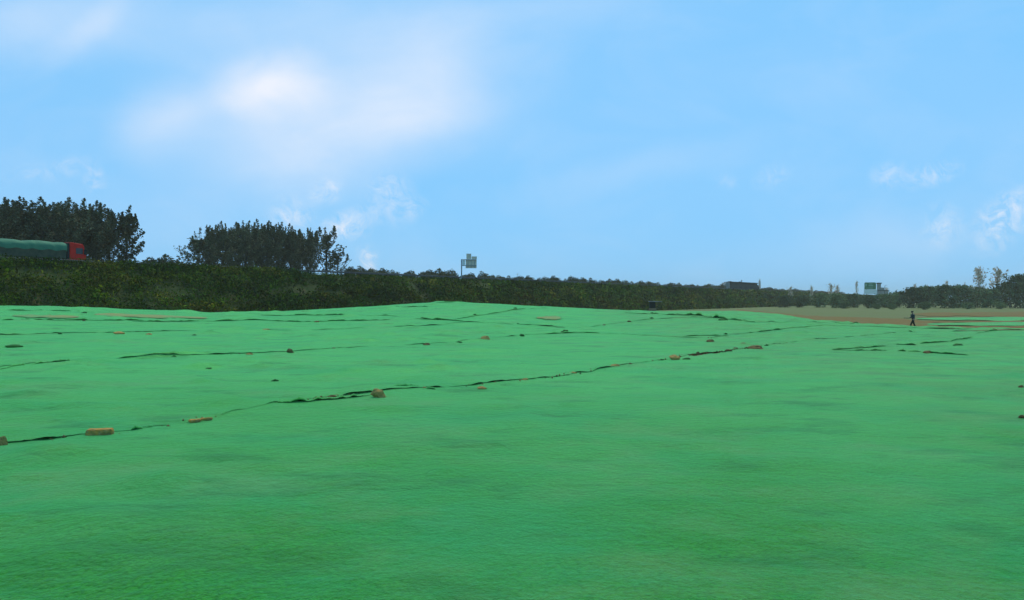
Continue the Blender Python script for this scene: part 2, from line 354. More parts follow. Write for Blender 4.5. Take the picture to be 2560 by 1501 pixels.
lift1 = np.interp(ug, [-400, 190, 260, 660, 720, 1000, 1500, 1700, 1950, 2200], [.38, .32, .05, .03, .42, .5, .5, .4, .1, .03]) * (.004 + .05 * np.clip(fbm(ug / 40, ug * 0 + 3, 3) * 2.4 + .02, 0, 1)) + bumpf(ug, -400, 200, .008, 60) + bumpf(ug, 840, 1000, .01, 40)
lift2 = .001 + .045 * np.clip(fbm(ug / 55, ug * 0 + 31, 3) * 2 - .12, 0, 1)
lift3 = .004 + .05 * np.clip(fbm(ug / 40, ug * 0 + 57, 3) * 2.2 + .05, 0, 1)
_rt = np.interp(ug, [1500, 1950], [1, .08]); lift2 = lift2 * _rt; lift3 = lift3 * _rt
def sheet(name, Ya, Yb, rows, liftA, label, logt=False, liftB=None):
    t = np.linspace(0, 1, rows)
    if not logt: t = np.unique(np.concatenate([t, np.array([.002, .004, .007, .01, .015])]))
    T = t[:, None]
    Yv = Ya * (Yb / Ya) ** T if logt else Ya + (Yb - Ya) * T
    U = np.broadcast_to(ug, Yv.shape); Xv = (U - CX) / F * Yv
    z = gz(Xv, Yv)
    drape = .030 * (fbm(Xv / .7, Yv / .45, 3) + .25) + .03 * np.clip(fbm((Xv * .82 - Yv * .57) / .8, (Xv * .57 + Yv * .82) / 3.5, 3), 0, 1)
    # crumpled ridges along a few lines
    ridge = np.clip(1 - np.abs(fbm((Xv * .82 - Yv * .57) / 2.2 + 40, (Xv * .57 + Yv * .82) / 5.5, 2)) * 16, 0, 1) * np.clip(fbm(Xv / 3 + 9, Yv / 3, 2) * 3, 0, 1)
    drape = drape + .055 * ridge
    dsm = np.minimum(np.abs(Yv - Ya), np.abs(Yb - Yv)); drape = drape * (1 + 1.3 * np.exp(-(dsm / .7) ** 2))
    z = z + .045 + drape * np.clip(Yv / 5, .35, 1)
    rb = np.random.RandomState(rows)
    for _ in range(60 if logt else 170):                       # stones and clods under the net push it up in small humps
        bu = rb.uniform(-250, 2800); k = int(np.argmin(np.abs(ug - bu))); y0, y1 = Ya[k], Yb[k]; by = y0 + (y1 - y0) * rb.uniform(.05, .95) if not logt else rb.uniform(5, max(y1 - .5, 6)); bx = (bu - CX) / F * by
        rr_ = rb.uniform(.10, .28) * (1 + by / 40); hh_ = rb.uniform(.012, .055) * (1 + by / 50) * (.6 if logt else 1.25) * (.4 if bu > 1250 and not logt else 1)
        z = z + hh_ * np.exp(-(((Xv - bx) / (rr_ * rb.uniform(1, 2.2))) ** 2 + ((Yv - by) / rr_) ** 2))
    d2 = Yb - Yv; z = z - (np.clip(liftB * .6, .001, .014) if liftB is not None else 0) * np.exp(-(d2 / .28) ** 2)
    if liftA is not None:
        d = Yv - Ya
        z = z + liftA * np.exp(-(d / np.maximum(.2, .022 * Ya)) ** 2) + (.002 + .25 * liftA) * np.exp(-d / .5)
    V = np.stack([Xv, Yv, z], -1).reshape(-1, 3)
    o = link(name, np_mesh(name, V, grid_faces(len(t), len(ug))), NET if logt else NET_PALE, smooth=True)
    return tag(o, label, 'dust net', 'green dust nets laid over the mound')
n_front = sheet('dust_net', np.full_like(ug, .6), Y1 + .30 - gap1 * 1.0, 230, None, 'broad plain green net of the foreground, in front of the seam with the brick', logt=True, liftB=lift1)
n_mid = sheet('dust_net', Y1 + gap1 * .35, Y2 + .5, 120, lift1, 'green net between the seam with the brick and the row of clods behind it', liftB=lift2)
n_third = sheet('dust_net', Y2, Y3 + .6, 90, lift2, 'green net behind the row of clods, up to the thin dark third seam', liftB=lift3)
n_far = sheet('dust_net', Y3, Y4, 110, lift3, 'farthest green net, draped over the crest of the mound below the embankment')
# bare soil in the gaps of the front seam
def soil_strip(name, ua, ub, label):
    k = (ug >= ua) & (ug <= ub); uu = ug[k]; a = (Y1 - gap1 * .8 - .25)[k]; b = (Y1 + gap1 * .35 + .3)[k]
    T = np.linspace(0, 1, 10)[:, None]; Yv = a + (b - a) * T; Xv = (uu - CX) / F * Yv
    z = gz(Xv, Yv) + .012 + .02 * (fbm(Xv / .25, Yv / .25, 3) + .3)
    o = link(name, np_mesh(name, np.stack([Xv, Yv, z], -1).reshape(-1, 3), grid_faces(10, len(uu))), SOIL, smooth=True)
    return tag(o, label, 'soil', kind='structure')
soil_strip('bare_soil', -400, 700, 'brown soil under the near part of the front seam')
soil_strip('bare_soil', 700, 1960, 'brown soil showing in the gap of the front seam')

def fold(pts, h, parent, w=.5):
    """a lip of net that stands up from the sheet and overhangs towards the open side"""
    us = np.array([p[0] for p in pts], float); Ys = np.array([hit(*p) for p in pts])
    n = max(12, int((us[-1] - us[0]) / 4)); uu = np.linspace(us[0], us[-1], n); Yv = np.interp(uu, us, Ys)
    Yv = Yv * (1 + .004 * fbm(uu / 25, uu * 0 + us[0], 3))
    env = np.sin(np.linspace(0, math.pi, n)) ** .4
    hh = h * (.12 + .85 * np.clip(fbm(uu / 14, uu * 0 + 5 + us[0], 3) * 1.6 + .30, 0, 1)) * env + .003
    prof = [(.9, -.04), (.45, .35), (.12, .86), (-.02, 1.0), (-.14, .92), (-.20, .70), (-.18, .52)]
    rows = []
    for dy, f in prof:
        Yr = Yv + dy * w; Xr = (uu - CX) / F * Yr
        rows.append(np.stack([Xr, Yr, gz(Xr, Yr) + .06 + hh * f], -1))
    V = np.stack(rows, 0).reshape(-1, 3)
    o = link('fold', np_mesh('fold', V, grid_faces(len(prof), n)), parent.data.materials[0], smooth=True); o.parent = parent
    return o
fold([(690, 1020), (760, 1016), (840, 1009), (910, 1001), (930, 999)], .09, n_front, .3)
fold([(945, 990), (990, 978), (1030, 977), (1090, 984)], .10, n_mid, .3)
fold([(0, 930), (60, 922), (120, 914), (200, 909)], .10, n_mid, .5)
fold([(300, 1092), (340, 1088), (385, 1079)], .09, n_front, .25)
fold([(1690, 788), (1750, 792), (1800, 798), (1835, 801), (1860, 804)], .34, n_far, 1.6)
for p in ([(-60, 806), (60, 806), (250, 805), (380, 806), (480, 807)], [(480, 806), (570, 806), (640, 804), (700, 808), (780, 808)], [(780, 808), (860, 806), (930, 804), (980, 802)],
          [(1035, 798), (1100, 800), (1160, 804)], [(1130, 800), (1180, 793), (1260, 782), (1310, 776), (1370, 769)], [(650, 789), (760, 788), (900, 791), (1000, 794)],
          [(950, 769), (1010, 768), (1070, 767)], [(1560, 784), (1640, 788), (1700, 791), (1750, 795)], [(1850, 804), (1890, 808)],
          [(0, 775), (120, 777), (240, 781)], [(330, 807), (420, 808), (520, 806)], [(1090, 758), (1130, 757), (1160, 756)]):
    fold(p, .15, n_far, .9)
for p in ([(1840, 838), (1900, 833), (1960, 826), (2010, 819), (2060, 816)], [(1700, 845), (1745, 841), (1800, 841)], [(1350, 840), (1420, 838), (1500, 838)]):
    fold(p, .10, n_third, .6)
for p in ([(2080, 871), (2150, 868), (2215, 864)], [(2240, 862), (2290, 863)], [(2300, 861), (2370, 859)], [(2375, 859), (2420, 850), (2445, 839)], [(2440, 836), (2470, 830), (2495, 829)],
          [(2080, 872), (2180, 876), (2250, 879), (2320, 883), (2420, 890)]):
    fold(p, .10, n_front, .5)
# pale sand and thin strips of net on the low field
def patch(name, us, Ya, Yb, m, label, cat, dz=.03, h=.05, nx=60, ny=14, group=None, kind=None):
    ua, ub = us; uu = np.linspace(ua, ub, nx); t = np.linspace(0, 1, ny)[:, None]; s = np.linspace(0, 1, nx)
    prof = np.sin(s * math.pi) ** .35
    mid = (Ya + Yb) / 2; half = (Yb - Ya) / 2 * prof * np.clip(1 + 1.6 * fbm(s * 7 + ua, s * 0 + .5, 3), .15, 2)
    Yv = mid + half * (2 * t - 1); Xv = (uu - CX) / F * Yv
    z = gz(Xv, Yv) + dz + h * np.sin(t * math.pi) * prof
    o = link(name, np_mesh(name, np.stack([Xv, Yv, z], -1).reshape(-1, 3), grid_faces(ny, nx)), m, smooth=True)
    return tag(o, label, cat, group, kind)
def sand(ua, ub, pa, pb, label):
    um = (ua + ub) / 2; patch('sand_patch', (ua, ub), hit(um, pb), hit(um, pa), SAND, label, 'sand patch', .10, .05)
sand(235, 520, 790, 799, 'long pale sand spill on the far net below the gap between the tree groups')
sand(1342, 1402, 793, 802, 'short beige sand patch on the net at the mound, past the crest')
sand(30, 200, 793, 800, 'faint thin dust spill on the far net below the green truck trailer')
def soil_band():
    uu = np.linspace(1840, 2345, 120); Yb = np.interp(uu, [1840, 1880, 1950, 2020, 2110, 2200, 2290, 2345], [262, 226, 183, 156, 143, 134, 124, 104]); Ya = np.full_like(uu, 82.0)
    Yb = Yb * (1 + .10 * fbm(uu / 30, uu * 0 + 8, 3)); T = np.linspace(0, 1, 26)[:, None]; Yv = Ya + (Yb - Ya) * T; Xv = (uu - CX) / F * Yv
    z = gz(Xv, Yv) + .06 + .12 * (fbm(Xv / 3, Yv / 3, 3) + .3)
    o = link('red_soil', np_mesh('red_soil', np.stack([Xv, Yv, z], -1).reshape(-1, 3), grid_faces(26, 120)), REDSOIL, smooth=True)
    tag(o, 'red brown soil strip behind the net', 'soil', kind='structure')
soil_band()
patch('red_soil', (2280, 2760), 86, 93, REDSOIL, 'red brown soil strip nearest the net edge', 'soil', .06, .1, 80, 8, kind='structure')
patch('red_soil', (2280, 2760), 106, 118, REDSOIL, 'red brown soil between the far net strips', 'soil', .06, .1, 80, 8, kind='structure')
patch('red_soil', (2280, 2760), 142, 205, REDSOIL, 'red brown soil behind the far net strips', 'soil', .06, .2, 80, 10, kind='structure')
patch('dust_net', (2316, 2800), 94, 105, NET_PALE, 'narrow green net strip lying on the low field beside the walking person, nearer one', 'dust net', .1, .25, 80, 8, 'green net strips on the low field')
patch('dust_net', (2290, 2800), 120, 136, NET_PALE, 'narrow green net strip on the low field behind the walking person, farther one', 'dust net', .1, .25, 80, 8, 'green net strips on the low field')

# ------------------------------------------------------------------ clods and bricks holding the seams down
rng = np.random.RandomState(3)
def clod_mesh(seed, rough=.35, boxy=0):
    import bmesh
    r = random.Random(seed); bm = bmesh.new(); bmesh.ops.create_icosphere(bm, subdivisions=3, radius=1)
    offs = [Vector((r.uniform(-1, 1), r.uniform(-1, 1), r.uniform(-1, 1))).normalized() for _ in range(9)]; cut = [r.uniform(.55, .85) for _ in offs]
    from mathutils import noise as N
    o = Vector((seed * 3.1, seed * 1.7, 0))
    for v in bm.verts:
        p = v.co.copy()
        for n, c in zip(offs, cut):
            d = p.dot(n)
            if d > c: p -= n * (d - c) * .85
        p *= 1 + rough * N.noise(p * 1.6 + o) + rough * .45 * N.noise(p * 4.2 + o)
        p.z = max(p.z, -.45); v.co = p
    me = bpy.data.meshes.new('clod'); bm.to_mesh(me); bm.free()
    co = np.array([v.co for v in me.vertices]); lo, hi = co.min(0), co.max(0)
    co = (co - (lo + hi) / 2) / (hi - lo); co[:, 2] += .5; me.vertices.foreach_set('co', co.ravel().astype(np.float32)); me.update()
    return me
clods = {}
def clod(u, py, w, h, label, m=CLOD, seed=0, name='clod', cat='clod', depth=None, group='clods weighing down the net'):
    key = (seed % 6, m.name)
    if key not in clods: clods[key] = clod_mesh(seed % 6 + 1)
    p = at(u, py); Y = p.y; s = Y / F
    me = clods[key]
    o = bpy.data.objects.new(name, me); col.objects.link(o)
    if not me.materials: me.materials.append(m)
    o.location = p + Vector((0, 0, .045)); W = w * s; H = h * s * .92
    o.scale = (W, depth or W * random.Random(seed).uniform(.6, .9), max(H, .05)); o.rotation_euler = (0, 0, 0)
    return tag(o, label, cat, group)
def brick(u, py, w, h, rz, label, dims=(.24, .115, .06), stand=True, tilt=0, m=None):
    import bmesh
    p = at(u, py); bm = bmesh.new(); bmesh.ops.create_cube(bm, size=1)
    for v in bm.verts: v.co = Vector((v.co.x * dims[0], v.co.y * dims[1], (v.co.z + .5) * dims[2]))
    bmesh.ops.bevel(bm, geom=list(bm.edges), offset=.009, segments=2, affect='EDGES')
    bmesh.ops.subdivide_edges(bm, edges=[e for e in bm.edges if e.calc_length() > .04], cuts=6, use_grid_fill=True)
    from mathutils import noise as N
    for v in bm.verts: v.co += Vector((N.noise(v.co * 30), N.noise(v.co * 30 + Vector((9, 0, 0))), N.noise(v.co * 30 + Vector((0, 7, 0))))) * .007
    me = bpy.data.meshes.new('brick'); bm.to_mesh(me); bm.free()
    o = link('brick', me, m or BRICK); o.location = p + Vector((0, 0, .05)); o.rotation_euler = (0, tilt, rz)
    return tag(o, label, 'brick', 'bricks weighing down the net')
brick(250, 1104, 58, 24, R(12), 'large brown brick lying on its edge on the front seam, nearest whole brick', (.25, .115, .085))
brick(487, 1066, 30, 11, R(30), 'reddish flat piece of broken brick on the front seam beyond the large brick', (.13, .09, .035))
brick(515, 1061, 30, 10, R(35), 'thin sliver of broken brick touching the reddish piece on the front seam', (.15, .05, .03))
front_list = [(4, 1130, 30, 30, 'rough clod at the near end of the front seam before the large brick', CLOD, 1),
    (830, 1005, 26, 9, 'low dark clod pressed into the front seam just before the big rounded lump', CLOD_DARK, 2),
    (790, 1009, 16, 5, 'small flat clod at the start of the folded part of the front seam', CLOD_DARK, 4),
    (945, 1004, 40, 26, 'big rounded ochre lump of earth on the front seam, pinning the folded net', CLOD, 3),
    (1060, 981, 13, 6, 'tiny pinkish clod just past the big rounded lump on the front seam', CLOD, 5),
    (1205, 980, 24, 10, 'brown wedge of earth below the front seam, midway along it', CLOD, 0),
    (1312, 957, 20, 5, 'pale flat clod on the front seam past the brown wedge', CLOD, 2),
    (1432, 937, 24, 7, 'beige clod on the front seam where the seam bends', CLOD, 4),
    (1538, 921, 26, 8, 'dull brown clod on the front seam past the bend', CLOD, 1),
    (1576, 917, 12, 5, 'little clod beside the dull brown one on the front seam', CLOD_DARK, 3),
    (1654, 905, 16, 5, 'dark green lump of covered earth beside the chunky clod on the front seam', CLOD_NET, 5),
    (1687, 903, 30, 15, 'chunky brown clod on the front seam at the start of the bare soil gap', CLOD, 0),
    (1716, 902, 22, 5, 'flat net covered lump at the foot of the bare soil gap', CLOD_NET, 2),
    (1732, 892, 12, 6, 'small dark clod at the edge of the bare soil gap, next to the chunky one', CLOD_DARK, 4),
    (1745, 889, 10, 8, 'upright dark clod standing in the bare soil gap of the front seam', CLOD_DARK, 1),
    (1822, 878, 20, 6, 'clod at the far tip of the bare soil gap on the front seam', CLOD_DARK, 3),
    (1838, 872, 17, 6, 'near black clod past the tip of the bare soil gap', CLOD_DARK, 5),
    (1860, 860, 20, 6, 'dark oval clod above the brown heap at the far end of the front seam', CLOD_DARK, 0),
    (1886, 871, 44, 11, 'brown heap of earth at the far end of the front seam', CLOD_DARK, 2),
    (1916, 862, 10, 5, 'dark green covered lump beyond the brown heap at the front seam end', CLOD_NET, 4),
    (1776, 856, 22, 8, 'lone dark clod on the net between the front seam and the clod row', CLOD_DARK, 1)]
for u, py, w, h, lb, m, sd in front_list: clod(u, py, w, h, lb, m, sd)
row2 = [(225, 916, 22, 5, 'flat dark clod at the near end of the clod row', CLOD_DARK, 2), (435, 900, 14, 4, 'thin dark clod, second along the clod row', CLOD_NET, 4),
    (624, 894, 18, 6, 'pale tan clod, third along the clod row', CLOD, 1), (725, 889, 19, 14, 'tall dark clod with a pointed top in the clod row', CLOD_DARK, 3),
    (833, 879, 14, 4, 'thin flat clod just past the tall pointed one in the clod row', CLOD_DARK, 5), (960, 870, 14, 4, 'flat clod midway between the pointed clod and the round one', CLOD_DARK, 0),
    (1067, 866, 19, 8, 'dark brown clod two before the round one in the clod row', CLOD_DARK, 2), (1147, 860, 19, 6, 'dark green block covered by net, next before the round clod', CLOD_NET, 4),
    (1213, 855, 24, 13, 'round reddish brown clod, largest in the clod row behind the front seam', CLOD, 1), (1305, 845, 14, 7, 'dark green covered lump next past the round clod', CLOD_NET, 3),
    (1412, 836, 20, 8, 'dark green crumpled lump, second past the round clod', CLOD_NET, 5)]
for u, py, w, h, lb, m, sd in row2: clod(u, py, w, h, lb, m, sd)
row3 = [(298, 840, 24, 8, 'brown clod at the near end of the third seam', CLOD, 0), (372, 842, 15, 6, 'smaller brown clod next to the one at the third seam start', CLOD, 2), (486, 842, 14, 4, 'dark green bump, third along the third seam', CLOD_NET, 4),
    (665, 830, 20, 6, 'reddish clod halfway along the thin third seam', CLOD, 1), (150, 840, 12, 5, 'faint green bump before the brown clods of the third seam', CLOD_NET, 3),
    (1056, 797, 13, 4, 'dark bump on the far net below the sign post', CLOD_NET, 5), (1095, 800, 14, 4, 'dark bump next to the fold on the far net below the sign', CLOD_NET, 0),
    (792, 809, 13, 4, 'small dark clod on the far net below the second tree group', CLOD_DARK, 2), (1187, 789, 10, 4, 'dark bump on the fold that climbs the mound', CLOD_NET, 4),
    (1288, 775, 9, 4, 'dark bump high on the fold that climbs the mound', CLOD_NET, 1), (1573, 805, 12, 5, 'dark clod at the dip between the mound and the next rise', CLOD_DARK, 3),
    (1510, 816, 10, 4, 'tiny clod below the dip between the two rises', CLOD_DARK, 5), (1630, 798, 10, 5, 'dark green lump on the net below the blue utility cabinet', CLOD_NET, 0),
    (1630, 786, 9, 3, 'dark green lump on the net edge in front of the blue utility cabinet', CLOD_NET, 2), (1814, 839, 10, 5, 'dark green dot of covered earth above the lone dark clod', CLOD_NET, 4),
    (1808, 803, 26, 6, 'dark green crumpled heap of net on the second rise', CLOD_NET, 1), (210, 807, 10, 3, 'small dark clod on the far net below the red truck cab', CLOD_DARK, 3), (210, 785, 14, 4, 'small dark bump near the net edge below the red truck cab', CLOD_NET, 5)]
for u, py, w, h, lb, m, sd in row3: clod(u, py, w, h, lb, m, sd)
misc = [(2320, 884, 26, 8, 'dark oval clod on the cross seam in front of the walking person', CLOD_DARK, 1), (2486, 829, 15, 6, 'dark clod at the net edge where the curved seam ends', CLOD_DARK, 3),
    (2395, 867, 30, 6, 'dark green flattened lump under the curved seam', CLOD_NET, 5), (36, 876, 36, 9, 'wide dark green bump under the net, behind the front seam start', CLOD_NET, 0),
    (522, 929, 22, 4, 'thin dark green bump on the net between the front seam and the clod row', CLOD_NET, 2), (688, 960, 22, 4, 'thin dark green bump above the folded part of the front seam', CLOD_NET, 4),
    (2553, 983, 16, 8, 'dark clod at the side edge of the foreground net, farther one', CLOD_DARK, 1), (2556, 1062, 22, 9, 'dark clod at the side edge of the foreground net, nearer one', CLOD_DARK, 3)]
for u, py, w, h, lb, m, sd in misc: clod(u, py, w, h, lb, m, sd)

def crumbs():
    rs = np.random.RandomState(77); V = []; Fc = []
    ico = np.array([(0, 0, 1), (.9, 0, .2), (.28, .85, .2), (-.72, .53, .2), (-.72, -.53, .2), (.28, -.85, .2), (0, 0, -.5)])
    tri = [(0, 1, 2), (0, 2, 3), (0, 3, 4), (0, 4, 5), (0, 5, 1), (6, 2, 1), (6, 3, 2), (6, 4, 3), (6, 5, 4), (6, 1, 5)]
    spots = []
    for cu, n in ((480, 9), (830, 22), (950, 8), (1200, 8), (1320, 6), (1430, 7), (1545, 9), (1690, 20), (1780, 30), (1885, 24), (120, 5), (250, 6)):
        uu = cu + rs.normal(size=n) * 38; spots += [(u, np.interp(u, ug, Y1) * (1 + rs.normal() * .012)) for u in uu]
    for cu in (225, 620, 725, 1067, 1213, 1412, 1776):
        uu = cu + rs.normal(size=3) * 22; spots += [(u, np.interp(u, ug, Y2) * (1 + rs.normal() * .010)) for u in uu]
    for u, Y in spots:
        r = rs.uniform(.006, .022) * (1 + Y / 40); x = (u - CX) / F * Y; b0 = len(V); th = rs.uniform(0, 6.28); c_, s_ = math.cos(th), math.sin(th)
        P = ico * rs.uniform(.6, 1.3, (7, 1)) * r; z0 = float(gz(x, Y)) + .06
        for p in P: V.append((x + c_ * p[0] - s_ * p[1], Y + s_ * p[0] + c_ * p[1], z0 + p[2]))
        Fc += [tuple(b0 + i for i in t) for t in tri]
    o = link('soil_crumbs', np_mesh('soil_crumbs', V, Fc), CLOD)
    o.data.materials[0] = CLOD_DARK; tag(o, 'small crumbs of brown soil scattered along the net seams', 'soil crumbs', kind='stuff')
crumbs()
# ------------------------------------------------------------------ embankment with the highway
P0 = np.array([-51.3, 114.0]); D = np.array([.518, .855]); D = D / np.linalg.norm(D); N_ = np.array([D[1], -D[0]])   # N_ points to the viewer's side
ROADZ = 6.0
def ep(t, w, z=None):
    p = P0 + D * t + N_ * w; return (p[0], p[1], z if z is not None else ROADZ)
def slope_z(w): return np.where(w <= 0, ROADZ, np.maximum(ROADZ + (LOW - .3 - ROADZ) * w / 13.5, LOW - .3))
ts = np.concatenate([np.arange(-190, 400, 6.0), np.arange(400, 1700, 40)])
wsn = np.array([14, 13, 11, 9, 7, 5, 3, 1.5, .5, -.5, -45, -58]); zw = np.where(wsn > -50, slope_z(wsn), LOW - .3)
Tt, Ww = np.meshgrid(ts, wsn, indexing='ij'); Zz = np.broadcast_to(zw, Tt.shape) + np.where((Ww > .6) & (Ww < 13.5), .5 * fbm(Tt / 5, Ww / 3, 3), 0)
XY = P0[None, None] + Tt[..., None] * D + Ww[..., None] * N_
e = link('embankment', np_mesh('embankment', np.concatenate([XY, Zz[..., None]], -1).reshape(-1, 3), grid_faces(len(ts), len(wsn))), EMB, smooth=True)
tag(e, 'tall overgrown highway embankment', 'embankment', kind='structure')
def strip(name, wa, wb, z, m, label, cat, t0=-186, t1=1660):
    V = [ep(t, w, z) for t in np.linspace(t0, t1, 60) for w in (wa, wb)]
    return tag(link(name, np_mesh(name, V, grid_faces(60, 2)), m), label, cat, kind='structure')
strip('road', -1.5, -27, ROADZ + .02, ASPH, 'highway carriageway on top of the embankment', 'road')
for w in (-2.2, -26.3): strip('road_marking', w, w - .2, ROADZ + .03, LINE, 'white edge line of the highway', 'road marking')
# guard rail
gr = empty('guard_rail', ep(0, -1.2, ROADZ)); gr.rotation_euler = (0, 0, math.atan2(D[1], D[0]))
tag(gr, 'thin grey steel guard rail along the top of the embankment', 'guard rail')
b = MB(); prof = [(.035, .50), (-.035, .56), (.035, .62), (.035, .66), (-.035, .72), (.035, .80)]
for a, c in zip(prof[:-1], prof[1:]):
    i = len(b.v)
    for x in (-40, 300):
        b.v += [(x, a[0], a[1]), (x, c[0], c[1])]
    b.f.append((i, i + 1, i + 3, i + 2))
b.build('beam', RAIL, gr)
pm = MB().box(-.06, .06, .05, .19, 0, .84); post = pm.build('post', STEEL, gr); post.location = (-40, 0, 0)
for k in range(1, 84):
    c = post.copy(); col.objects.link(c); c.parent = gr; c.location = (-40 + 4 * k, 0, 0)

# ------------------------------------------------------------------ foliage builders
def leaf_quads(C, size, rs, flat=.0):
    n = len(C); a = rs.normal(size=(n, 3)); a /= np.linalg.norm(a, axis=1, keepdims=True)
    bb = rs.normal(size=(n, 3)); bb -= (bb * a).sum(1, keepdims=True) * a; bb /= np.linalg.norm(bb, axis=1, keepdims=True)
    s = (size * rs.uniform(.6, 1.4, n))[:, None]
    P = np.stack([C - a * s * .75, C - bb * s * .38, C + a * s * .75, C + bb * s * .38], 1)
    return P
def leaf_mesh(name, P, tint):
    V = P.reshape(-1, 3); me = np_mesh(name, V, np.arange(len(V)).reshape(-1, 4))
    at_ = me.color_attributes.new('tint', 'FLOAT_COLOR', 'POINT')
    c = np.ones((len(P), 4, 4), np.float32); c[:, :, :3] = tint[:, None, :]
    at_.data.foreach_set('color', c.ravel()); return me
# overgrown slope: one mass of shrubs nobody could count
def slope_cover():
    rs = np.random.RandomState(11); cs = []; 
    t = -46.0
    while t < 900:
        dist = np.linalg.norm(P0 + D * t); k = dist / 110
        step = .62 * k
        n = 22 if t < 250 else 14
        w = np.concatenate([rs.uniform(.3, 15.5, n - 5), rs.uniform(-.5, 1.0, 5)]); tt = t + rs.uniform(0, step, n) * 1.0
        for a, b_ in zip(tt, w):
            cs.append((a, b_, k))
        t += step
    cs = np.array(cs); tt, w, k = cs.T
    big = fbm(tt / 9, w / 4, 3)
    rad = (.55 + .8 * rs.rand(len(cs)) + 1.2 * np.clip(big, -.3, .5)) * np.clip(k, 1, 2.2) ** .5
    rad = np.clip(rad, .35, 1.7); bigs = rs.rand(len(cs)) < .16; rad[bigs] = rs.uniform(1.5, 2.3, bigs.sum()) * np.clip(k[bigs], 1, 1.6); cr = w < 1.3; rad[cr] = np.where(tt[cr] < 28, rs.uniform(.8, 1.2, cr.sum()), rs.uniform(.35, .6, cr.sum()))
    zc = slope_z(w) + .05
    rad = np.maximum(np.minimum(rad, (ROADZ + np.where(tt < 28, 1.1, .42) - zc) / .95), .3)
    ctr = np.concatenate([P0 + tt[:, None] * D + w[:, None] * N_, zc[:, None]], 1)
    keep = (fbm(tt / 6 + 50, w / 3, 2) > -.22) | cr
    ctr, rad, k, tt, w, big = (q[keep] for q in (ctr, rad, k, tt, w, big))
    m = 46; n = len(ctr); d = rs.normal(size=(n, m, 3)); d /= np.linalg.norm(d, axis=2, keepdims=True); d[..., 2] = np.abs(d[..., 2])
    rr = rs.uniform(.35, 1.05, (n, m, 1)); C = ctr[:, None] + d * rr * rad[:, None, None] * np.array([1.15, 1.15, .95])
    size = np.repeat((.11 + .10 * rs.rand(n)) * np.clip(k, .9, 3.2) * np.clip(rad, .8, 1.5) * np.where((w < 1.6) & (tt > 28), .45, 1), m)
    P = leaf_quads(C.reshape(-1, 3), size, rs)
    base = np.array([[.5, .8, .8], [.95, 1.0, 1.0], [1.35, 1.2, .8], [.7, .95, .7], [1.7, 1.05, 1.2]])
    pr = np.clip(.5 + fbm(tt / 7 + 9, w / 3.5, 2) * 1.6 + rs.normal(size=n) * .18, 0, .999)
    pr = np.clip(pr + .12 * (w > 7) * (fbm(tt / 14, w / 6, 2) > -.05), 0, .999); idx = (np.searchsorted([.28, .55, .74, .93], pr)); idx = np.array([0, 3, 1, 2, 4])[idx]
    tn = base[idx] * rs.uniform(.45, 1.7, (n, 1)) * (1 + 1.3 * fbm(tt / 4 + 3, w / 2.2, 2))[:, None]; tn = np.repeat(tn, m, 0) * rs.uniform(.8, 1.2, (n * m, 1))
    o = link('shrubbery', leaf_mesh('shrubbery', P, tn.astype(np.float32)), LEAF)
    return tag(o, 'dense dark green shrubs and weeds covering the whole slope of the embankment', 'shrubbery', kind='stuff')
slope_cover()

